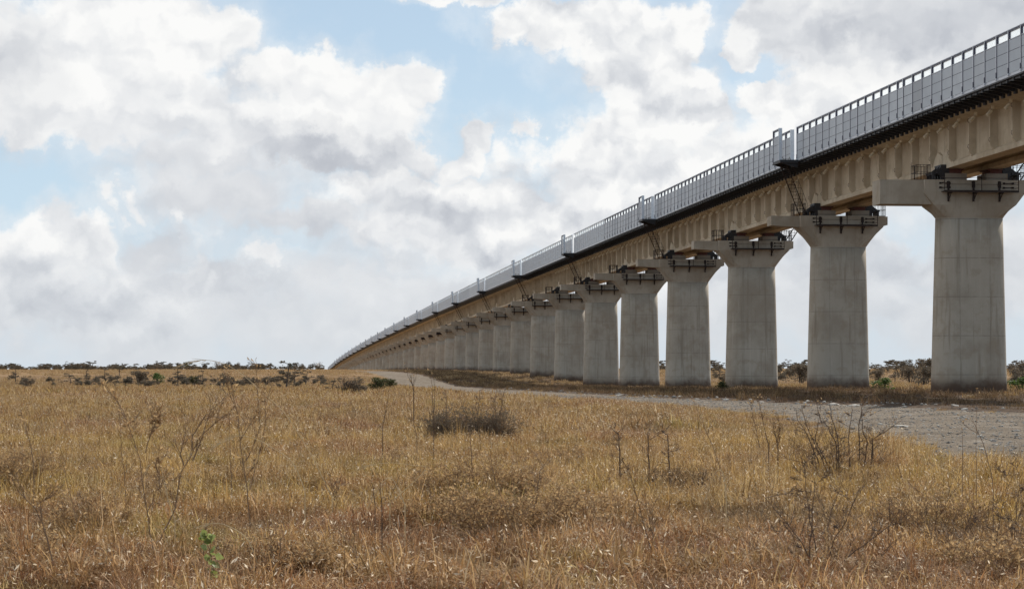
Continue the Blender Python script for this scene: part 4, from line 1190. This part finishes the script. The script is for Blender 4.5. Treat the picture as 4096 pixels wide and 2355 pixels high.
# ------------------------------------------------------------------ foreground weeds and thorn bushes
def at_px(px, py, Z): return Vector(((px - HX) / F * Z, Z, CZ - (py - HY) / F * Z))


def twiggy(m, q, p, d, L, r, depth, bend=.25, split=(2, 4), ang=.6, n=5, leaves=None, thorns=False):
    """a bending shoot with side shoots; returns nothing, fills mesh m"""
    pts = [Vector(p)]; d = Vector(d).normalized(); rs = [r]
    for i in range(n):
        d = (d + Vector((q.uniform(-1, 1), q.uniform(-1, 1), q.uniform(-.4, .8))) * bend * .5).normalized()
        pts.append(pts[-1] + d * L / n); rs.append(max(.0012, r * (1 - .8 * (i + 1) / n)))
        if thorns and q.random() < .8:
            u = Vector((q.uniform(-1, 1), q.uniform(-1, 1), q.uniform(-.2, .6))).normalized(); m.tube([pts[-1], pts[-1] + u * q.uniform(.02, .05)], [.0022, .001], 3)
        if depth > 0 and i >= 1:
            for _ in range(q.randint(0, split[1] - 1) if i < n - 1 else q.randint(*split)):
                u = (d + Vector((q.uniform(-1, 1), q.uniform(-1, 1), q.uniform(-.3, .6))) * ang * 1.4).normalized()
                twiggy(m, q, pts[-1], u, L * q.uniform(.35, .6), rs[-1] * .7, depth - 1, bend, split, ang, 4, leaves, thorns)
    m.tube(pts, rs, 4 if r > .004 else 3)
    if leaves is not None and q.random() < leaves[1]:
        leaves[0].append((pts[-1], d))


def leaf_mesh(name, pts, size, m_, q, per=1, curl=.4, asp=.45):
    V, Fq, RV = [], [], []
    for (p, d) in pts:
        for _ in range(per):
            u = (Vector(d) + Vector((q.uniform(-1, 1), q.uniform(-1, 1), q.uniform(-1, .6)))).normalized(); s_ = u.cross(Vector((q.uniform(-1, 1), q.uniform(-1, 1), q.uniform(-1, 1)))).normalized()
            nn = u.cross(s_); L = size * q.uniform(.6, 1.3); W = L * asp * q.uniform(.7, 1.2); p0 = Vector(p) + u * L * .1
            o = len(V); b = q.random()
            V += [p0, p0 + u * L * .35 - s_ * W * .5, p0 + u * L * .4 + nn * L * .12, p0 + u * L * .35 + s_ * W * .5, p0 + u * L * .75 - s_ * W * .35 - nn * L * curl * .3, p0 + u * L * .75 + s_ * W * .35 - nn * L * curl * .3, p0 + u * L - nn * L * curl]
            Fq += [(o, o + 1, o + 2, o + 2), (o, o + 2, o + 3, o + 3), (o + 1, o + 4, o + 2, o + 2), (o + 2, o + 5, o + 3, o + 3), (o + 2, o + 4, o + 6, o + 5)]; RV += [b] * 7
    me = bpy.data.meshes.new(name); me.from_pydata([tuple(v) for v in V], [], [tuple(dict.fromkeys(f)) for f in Fq]); me.materials.append(m_)
    a = me.attributes.new('rnd', 'FLOAT', 'POINT'); a.data.foreach_set('value', RV); me.update(); return me


def weed(name, label, cat, Z, paths, rad, seed, m_=None, side=(8, .16, 1), head=None, group=None, leafm=None, lsize=.035, thorns=False, ang=.7):
    """paths: photo points of each stem at distance Z; side shoots: (count, length, depth); head: leaves at stem tips"""
    q = random.Random(seed); m = MB(); lv = []; allp = []
    base = None
    for ip, path in enumerate(paths):
        zz = Z + (0 if ip == 0 else q.uniform(-.12, .12)); P3 = [at_px(a, b, zz) for a, b in path]
        if base is None: base = P3[0].copy(); 
        dense = []
        for a, b in zip(P3[:-1], P3[1:]):
            k = max(2, int((b - a).length / .08))
            for j in range(k): dense.append(a.lerp(b, j / k) + Vector((q.uniform(-1, 1), q.uniform(-1, 1), 0)) * .004)
        dense.append(P3[-1]); n = len(dense); r0 = rad * (1 if ip == 0 else .75)
        m.tube(dense, [max(.0018, r0 * (1 - .75 * i / n)) for i in range(n)], 4)
        for _ in range(side[0]):
            i = q.randint(int(n * .25), n - 1); d = (dense[min(i + 1, n - 1)] - dense[max(i - 1, 0)]).normalized()
            u = (d + Vector((q.uniform(-1, 1), q.uniform(-1, 1), q.uniform(-.2, .4))) * ang).normalized()
            twiggy(m, q, dense[i], u, side[1] * q.uniform(.5, 1.4), max(.0016, r0 * .45), side[2], leaves=(lv, .6), thorns=thorns)
        if head:
            for i in range(head):
                t_ = q.uniform(.70, 1) if head > 4 else 1; lv.append((dense[min(n - 1, int(n * t_))] + Vector((q.uniform(-1, 1), q.uniform(-1, 1), q.uniform(-1, 1))) * .012, Vector((0, 0, 1))))
    base.z = float(terrain(base.x, base.y)); o = thing(name, label, cat, tuple(base), group=group)
    # root the stem in the ground
    f0 = at_px(*paths[0][0], Z)
    if f0.z > base.z: m.tube([(f0.x, f0.y, base.z - .03), tuple(f0)], rad, 4)
    for i, v in enumerate(m.v): m.v[i] = (v[0] - base.x, v[1] - base.y, v[2] - base.z)
    ob('stem', m.mesh('stem', m_ or M_STALK, recalc=False), o)
    if lv: ob('leaves', leaf_mesh('leaves', [(p - base, d) for p, d in lv], lsize, leafm or M_DRYLEAF, q), o)
    return o


def zat(px, py): return ground_at(px, py)[1]


weed('dry_weed', 'thick brown leaning stem forking at its top, rising from lower left field', 'weed', 19.6, [[(545, 2235), (640, 2160), (700, 2030), (722, 1890), (760, 1830), (800, 1745), (860, 1690)], [(770, 1800), (770, 1745), (825, 1655), (880, 1672)], [(735, 1860), (720, 1815), (742, 1740)], [(770, 1840), (800, 1770), (843, 1640)]], .0085, 3, side=(7, .16, 1), lsize=.02)
weed('seed_head_weed', 'tall weed with curled dry seed leaves at its tip, left of the forked brown stem', 'weed', 19.0, [[(620, 2250), (580, 2000), (560, 1840), (515, 1700), (490, 1640), (452, 1572)], [(590, 2050), (625, 1960), (640, 1950), (635, 1800)], [(580, 1810), (600, 1740), (622, 1690)]], .0055, 5, side=(12, .12, 1), head=24, lsize=.042, leafm=M_PALE and M_DRYLEAF)
weed('seed_head_weed', 'thin straight stem left of the tall seed-head weed, brown from foot to tip', 'weed', 21.0, [[(510, 2140), (498, 1900), (484, 1780), (478, 1620)]], .004, 6, side=(9, .06, 0), head=4, lsize=.03)
weed('branched_weed', 'candelabra-shaped dry weed with several upright arms and curled tips, left of centre', 'weed', 23.0, [[(1000, 2080), (985, 1930), (960, 1760), (952, 1660), (935, 1590), (930, 1545)], [(950, 1650), (925, 1590), (912, 1552)], [(1000, 1960), (1030, 1840), (1062, 1700), (1058, 1600)], [(985, 1840), (1010, 1790), (1042, 1700), (1030, 1580), (1028, 1515)], [(960, 1760), (1000, 1700), (1028, 1650)]], .006, 8, side=(6, .14, 1), head=9, lsize=.036)
weed('seed_head_weed', 'short weed with drooping tufted tip between forked stem and candelabra weed', 'weed', 26, [[(925, 1900), (918, 1760), (918, 1670)]], .004, 9, side=(3, .08, 0), head=7, lsize=.035)
weed('seed_head_weed', 'weed with broad curled leaves near the left edge of the field', 'weed', 24, [[(135, 1860), (122, 1780), (105, 1720), (88, 1662)]], .005, 10, side=(6, .07, 0), head=8, lsize=.05)
weed('dry_weed', 'pale leaning weed in the bottom left corner with stubby dead shoots', 'weed', 17.3, [[(240, 2352), (200, 2200), (170, 2090), (140, 2030), (70, 1960)], [(168, 2080), (160, 2010), (190, 1990)]], .007, 12, side=(10, .12, 1), m_=M_STALK)
weed('dry_weed', 'thin dark sprig standing against the grass between corner weed and tall seed heads', 'weed', 20, [[(330, 2190), (300, 2050), (268, 1930), (255, 1860)]], .004, 13, side=(7, .08, 0))
weed('dry_weed', 'dark weed bearing a knotted dead flower head near the bottom left', 'weed', 17.4, [[(425, 2350), (424, 2280), (428, 2215)]], .004, 14, side=(3, .1, 0), head=9, lsize=.03)
weed('green_sapling', 'small sage green leafy plant, only fresh green near the bottom left', 'plant', 17.2, [[(862, 2345), (850, 2270), (838, 2200), (822, 2150)]], .005, 15, m_=M_STALK, side=(3, .03, 0), head=4, leafm=M_SAGE, lsize=.05)
sap = [o for o in scene.objects if o.name.startswith('green_sapling')][0]
q = random.Random(5); pts = []
bs = sap.location
for (px, py, k) in [(822, 2152, 7), (838, 2160, 5), (830, 2205, 3), (850, 2210, 3), (842, 2235, 3), (856, 2265, 2), (850, 2290, 3), (866, 2300, 3), (860, 2325, 4)]:
    for _ in range(k): pts.append((at_px(px + q.uniform(-9, 9), py + q.uniform(-8, 8), 17.2 + q.uniform(-.03, .03)) - bs, Vector((q.uniform(-1, 1), -.6, q.uniform(-.6, .5)))))
me = leaf_mesh('leaves', pts, .062, M_SAGE, q, 1, .25, .85); ob('leaves', me, sap)
# pale arching reed whose tip bows over the skyline, and its smaller sisters
def arch(label, Z, path, rad, seed, plume=14):
    q = random.Random(seed); P3 = [at_px(a, b, Z) for a, b in path]; m = MB(); dense = []
    n = len(P3)
    for i in range(n - 1):
        p0, p1, p2, p3 = P3[max(i - 1, 0)], P3[i], P3[i + 1], P3[min(i + 2, n - 1)]
        for j in range(6):
            t_ = j / 6; dense.append(.5 * ((2 * p1) + (p2 - p0) * t_ + (2 * p0 - 5 * p1 + 4 * p2 - p3) * t_ ** 2 + (3 * p1 - p0 - 3 * p2 + p3) * t_ ** 3))
    dense.append(P3[-1]); k = len(dense); base = dense[0].copy(); base.z = float(terrain(base.x, base.y))
    m.tube([Vector((base.x, base.y, base.z - .03))] + dense, [rad] + [max(.0016, rad * (1 - .7 * i / k)) for i in range(k)], 4)
    for i in range(plume):
        j = q.randint(int(k * .72), k - 2); d = (dense[j + 1] - dense[j]).normalized(); m.tube([dense[j], dense[j] + d * q.uniform(.06, .16) + Vector((q.uniform(-.02, .02), 0, q.uniform(-.05, .02)))], [.003, .0012], 3)
    o = thing('arching_reed', label, 'reed', tuple(base), group='pale arching reeds in the grass')
    for i, v in enumerate(m.v): m.v[i] = (v[0] - base.x, v[1] - base.y, v[2] - base.z)
    ob('stem', m.mesh('stem', M_PALE, recalc=False), o)


arch('long pale reed bowing over the skyline at the left', 24, [(1330, 1990), (1250, 1830), (1145, 1660), (1050, 1570), (960, 1490), (880, 1450), (815, 1440), (755, 1450), (712, 1466)], .0045, 2)
arch('straw-coloured reed arching left in front of the candelabra weed', 22, [(1220, 1960), (1170, 1850), (1090, 1790), (1010, 1750), (940, 1745), (868, 1775)], .005, 3)
arch('pale bowed reed at the bottom, right of the green plant', 17.6, [(1030, 2250), (985, 2150), (905, 2100), (840, 2093), (795, 2115)], .005, 4, 6)
arch('pale curved reed left of centre, halfway down the field', 22, [(1560, 2010), (1700, 1880), (1650, 1860), (1560, 1850), (1480, 1858), (1460, 1866)], .004, 5, 6)
arch('short whitish reed bending down left of the dark hollow', 20, [(1620, 2020), (1585, 1940), (1560, 1910), (1520, 1940), (1475, 2020)], .005, 6, 8)
arch('drooping pale reed right of the yellow-green tussock', 22, [(2905, 1990), (2895, 1900), (2870, 1880), (2845, 1920), (2830, 1965)], .0055, 7, 12)
arch('small hooked reed low in the left field', 19.5, [(700, 2080), (670, 1990), (640, 1860), (605, 1855), (580, 1900)], .005, 8, 8)

# shoots along the centre and right
weed('dry_weed', 'lone twiggy sprig sticking up above the far track bend', 'weed', 62, [[(1655, 1560), (1648, 1530), (1632, 1505)]], .012, 21, m_=M_TWIG, side=(7, .28, 1))
weed('dry_weed', 'slim weed with a nodding tip left of the round dark bush', 'weed', 34, [[(1668, 1745), (1640, 1640), (1618, 1585)]], .005, 22, side=(4, .10, 0), head=4)
weed('dry_weed', 'dark upright weed between nodding weed and round dark bush', 'weed', 36, [[(1530, 1700), (1545, 1630), (1556, 1572)]], .005, 23, m_=M_TWIG, side=(6, .12, 0), head=3)
weed('dry_weed', 'pair of dark stems crossing the pale far track', 'weed', 33, [[(1735, 1660), (1728, 1540), (1722, 1500)], [(1738, 1640), (1736, 1520), (1728, 1496)]], .005, 24, m_=M_TWIG, side=(3, .06, 0))
weed('dry_weed', 'thin dark weed with beaded head in the lower centre left', 'weed', 19.2, [[(1528, 2090), (1525, 2000), (1520, 1930)]], .0045, 25, m_=M_TWIG, side=(5, .05, 0), head=10, lsize=.028)
weed('dry_weed', 'dark slender weed just left of the beaded one', 'weed', 20, [[(1500, 2020), (1495, 1960), (1486, 1930)], [(1560, 1990), (1590, 1930), (1592, 1900)]], .004, 26, m_=M_TWIG, side=(4, .08, 0))
weed('dry_weed', 'very long thin stem leaning across the bottom centre', 'weed', 17, [[(2155, 2350), (2100, 2180), (2040, 2080), (1980, 1930), (1960, 1820)]], .004, 27, side=(5, .1, 0))
weed('dry_weed', 'long thin dark stem leaning left, right of centre', 'weed', 18, [[(2640, 2330), (2580, 2110), (2550, 1990), (2520, 1900), (2478, 1812)]], .004, 28, m_=M_TWIG, side=(9, .09, 0))
weed('dry_weed', 'thin leaning weed with hooked tips near the dark hollow rocks', 'weed', 28, [[(2880, 1870), (2850, 1780), (2810, 1690), (2778, 1612)], [(2830, 1740), (2842, 1690), (2850, 1685)]], .005, 29, side=(5, .1, 0), head=3)
weed('dry_weed', 'crooked dark stem left of the large thorn bush', 'weed', 33, [[(3075, 1780), (3065, 1740), (3050, 1680), (3038, 1620)], [(3040, 1790), (3020, 1700), (3008, 1640)]], .0065, 30, m_=M_TWIG, side=(9, .12, 1))
weed('dry_weed', 'short knotty dark weed touching the thorn bush on its left', 'weed', 33, [[(3112, 1795), (3105, 1750), (3095, 1712)], [(3112, 1780), (3120, 1740), (3118, 1700)]], .007, 31, m_=M_TWIG, side=(12, .14, 1))
weed('dry_weed', 'Y-topped slender weed leaning in front of the gravel at the right', 'weed', 20, [[(3975, 2150), (3970, 1920), (3955, 1850), (3920, 1740), (3880, 1715), (3850, 1690), (3838, 1668)], [(3918, 1740), (3900, 1700), (3885, 1680)], [(3852, 1695), (3858, 1680)]], .005, 32, side=(2, .06, 0), head=1, lsize=.025)
weed('dry_weed', 'straight hair-thin stem rising across gravel and verge at the right', 'weed', 24, [[(3905, 1950), (3904, 1760), (3907, 1560)]], .0035, 33, side=(2, .05, 0), head=3, lsize=.02)
weed('dry_weed', 'small sprig between hair-thin stem and thorn bush', 'weed', 24, [[(3850, 1850), (3848, 1720)]], .0035, 34, side=(4, .05, 0), head=2, lsize=.02)

# thorn bushes
def thorn_bush(label, base_px, Z, stems, seed, filler, spread, leafn, loc_w, lm=None, thin=1.0, cat='bush', fr=.0045, fh=.5, tw=None):
    q = random.Random(seed); m = MB(); lv = []
    bx = (base_px - HX) / F * Z; base = Vector((bx, Z, float(terrain(bx, Z))))
    for path in stems:
        zz = Z + q.uniform(-.25, .25); P3 = [at_px(a, b, zz) for a, b in path]; P3[0].z = min(P3[0].z, base.z); dense = []
        for a, b in zip(P3[:-1], P3[1:]):
            k = max(2, int((b - a).length / .07))
            for j in range(k): dense.append(a.lerp(b, j / k) + Vector((q.uniform(-1, 1), q.uniform(-1, 1), q.uniform(-1, 1))) * .007)
        dense.append(P3[-1]); n = len(dense); m.tube(dense, [.010 * thin * (1 - .72 * i / n) for i in range(n)], 4)
        for i in range(2, n):
            for _ in range(2):
                if q.random() < .62:
                    u = Vector((q.uniform(-1, 1), q.uniform(-1, 1), q.uniform(-.1, .8))).normalized()
                    twiggy(m, q, dense[i], u, q.uniform(.04, .20), .0035 * thin, 1 if q.random() < .4 else 0, leaves=(lv, .35), thorns=True, n=4)
    for _ in range(filler):
        a = q.uniform(0, 6.28); d = q.uniform(0, 1) ** .6 * loc_w
        p = base + Vector((d * math.cos(a), d * .5 * math.sin(a), 0)); u = Vector((math.cos(a) * spread, math.sin(a) * spread * .6, 1))
        twiggy(m, q, p, u, fh * q.uniform(.5, 1.15), fr * thin, 2, bend=.5, split=(1, 3), ang=.8, leaves=(lv, leafn), thorns=False, n=5)
    o = thing('thorn_bush', label, cat, tuple(base))
    for i, v in enumerate(m.v): m.v[i] = (v[0] - base.x, v[1] - base.y, v[2] - base.z)
    ob('stem', m.mesh('stem', tw or M_TWIG, recalc=False), o)
    if lv: ob('leaves', leaf_mesh('leaves', [(p - base, d) for p, d in lv], .034, lm or M_DRYLEAF, q, 2 if tw else 1), o)


thorn_bush('large dark leafless thorn bush in front of the gravel track at the right', 3340, 33,
           [[(3350, 1850), (3345, 1770), (3300, 1690), (3285, 1690), (3272, 1640), (3265, 1590)], [(3440, 1850), (3435, 1700), (3445, 1650), (3455, 1590), (3500, 1560)], [(3450, 1850), (3470, 1770), (3450, 1720), (3446, 1640)],
            [(3360, 1840), (3350, 1740), (3330, 1680), (3315, 1600)], [(3480, 1850), (3490, 1760), (3540, 1725), (3590, 1690)], [(3300, 1840), (3220, 1720), (3190, 1680), (3183, 1630)], [(3320, 1830), (3225, 1700), (3205, 1620)],
            [(3400, 1850), (3395, 1730), (3410, 1640)], [(3495, 1850), (3490, 1745)], [(3340, 1850), (3260, 1760), (3280, 1660)]], 41, 40, .55, .12, .62, fh=.48)
thorn_bush('rounded dense grey-brown bush with twisted side branches left of centre', 1875, 49,
           [[(1985, 1650), (2010, 1600), (2015, 1570), (2025, 1552)], [(1990, 1640), (1980, 1600), (1985, 1560)], [(1790, 1640), (1785, 1590), (1780, 1570)], [(1900, 1600), (1920, 1560), (1940, 1550)]], 42, 240, .8, 1.0, .66, lm=M_SCRUB, thin=1.3, fh=.50, tw=M_STALK)
thorn_bush('large faint many-stemmed bush spread over the lower right grass', 3290, 17.8,
           [[(3300, 2340), (3265, 2200), (3240, 2080), (3225, 1960), (3218, 1850)], [(3290, 2250), (3340, 2150), (3400, 2050), (3440, 1950)], [(3280, 2260), (3200, 2160), (3120, 2060), (3060, 1990)], [(3230, 2000), (3260, 1930), (3290, 1920)],
            [(3300, 2300), (3420, 2200), (3560, 2100), (3600, 2040)]], 43, 16, 1.1, .05, .32, thin=.55, fh=.62)
thorn_bush('tangle of thin brown stems rising at the right edge of the field', 3985, 18.5,
           [[(3990, 2340), (3985, 2200), (4000, 2050), (4040, 1930)], [(3960, 2300), (3900, 2150), (3830, 2040)], [(4060, 2340), (4060, 2100), (4080, 1900)], [(4020, 2340), (4060, 2200), (4090, 2100)]], 44, 16, .9, .05, .35, thin=.5, fh=.6)
thorn_bush('low dark twiggy clump in the hollow right of centre', 2665, 30, [[(2600, 1765), (2590, 1735)], [(2680, 1765), (2670, 1740), (2655, 1728)], [(2485, 1770), (2475, 1735), (2462, 1728)]], 45, 90, 1.3, .3, .70, thin=1.2, fh=.24)
thorn_bush('dark shadowy twig clump in the middle of the field', 2100, 21.5, [[(2120, 1950), (2160, 1880), (2190, 1840)]], 46, 110, .8, 1.0, .62, thin=.75, fh=.33, tw=M_STALK)
thorn_bush('brown twig clump left of the middle hollow', 1900, 26, [[(1900, 1800), (1880, 1740), (1870, 1700)]], 47, 100, .8, 1.0, .60, thin=.75, fh=.36, tw=M_STALK)
for (bx_, Z_, n_, w_, h_, lab_) in [(45, 30, 110, .55, .42, 'brown leafy clump at the left edge, halfway down the field'), (345, 21, 60, .26, .36, 'narrow rusty brown tuft bush left of the tall seed-head weed'),
                                (1110, 17.8, 60, .40, .24, 'dark twig clump right of the green plant near the bottom'), (100, 18.5, 50, .30, .24, 'low dark clump in the lower left corner area'), (1700, 23, 70, .35, .26, 'small dark clump left of the middle hollow, under the curved reed'),
                                (3740, 22, 90, .45, .34, 'dim brown clump below the gravel at the right'), (2330, 23, 80, .5, .30, 'twiggy clump touching the middle thicket on its right'), (1560, 34, 90, .6, .34, 'low brown scrub clump before the round dark bush'),
                                (4010, 17.5, 70, .5, .30, 'dark clump in the bottom right corner'), (2280, 38, 90, .8, .26, 'low rusty clump between round bush and dark hollow'), (1400, 60, 90, 1.1, .5, 'wide low brown thicket below the far start of the track')]:
    n_ = int(n_ * .5); h_ *= .85; w_ *= .85
    thorn_bush(lab_, bx_, Z_, [[(bx_, 1474 + 14000 / Z_), (bx_ + 12, 1474 + 14000 / Z_ - h_ * 9000 / Z_)]], int(bx_), n_, .7, .7, w_, thin=.75, fh=h_, tw=M_STALK)
# scattered small dead sprigs, each its own
places = []
for i in range(44):
    for _ in range(30):
        px = rnd.uniform(20, 4070); py = 1600 + 740 * rnd.random() ** .8
        x, y = ground_at(px, py)
        if float(road_d(x, y)) > .6 and all(abs(px - a) + abs(py - b) > 110 for a, b in places): places.append((px, py)); break
places.sort()
for i, (px, py) in enumerate(places):
    x, y = ground_at(px, py); Lh = rnd.uniform(.28, .62) * F / y; dx = rnd.uniform(-.35, .35) * Lh
    pth = [[(px, py), (px + dx * .4, py - Lh * .5), (px + dx, py - Lh)]]
    if rnd.random() < .6: pth.append([(px + dx * .3, py - Lh * .4), (px + dx * .3 + rnd.uniform(-.3, .3) * Lh, py - Lh * .85)])
    weed('dead_sprig', f'thin dead sprig poking from the grass, {ORD[i]} of the small ones from the left', 'weed', y, pth, .0038 + y * .00004, 500 + i, m_=rnd.choice((M_STALK, M_TWIG)), side=(rnd.randint(3, 9), .09, rnd.choice((0, 0, 1))), head=rnd.choice((None, 4, 7)), lsize=.028, group='small dead sprigs in the grass')
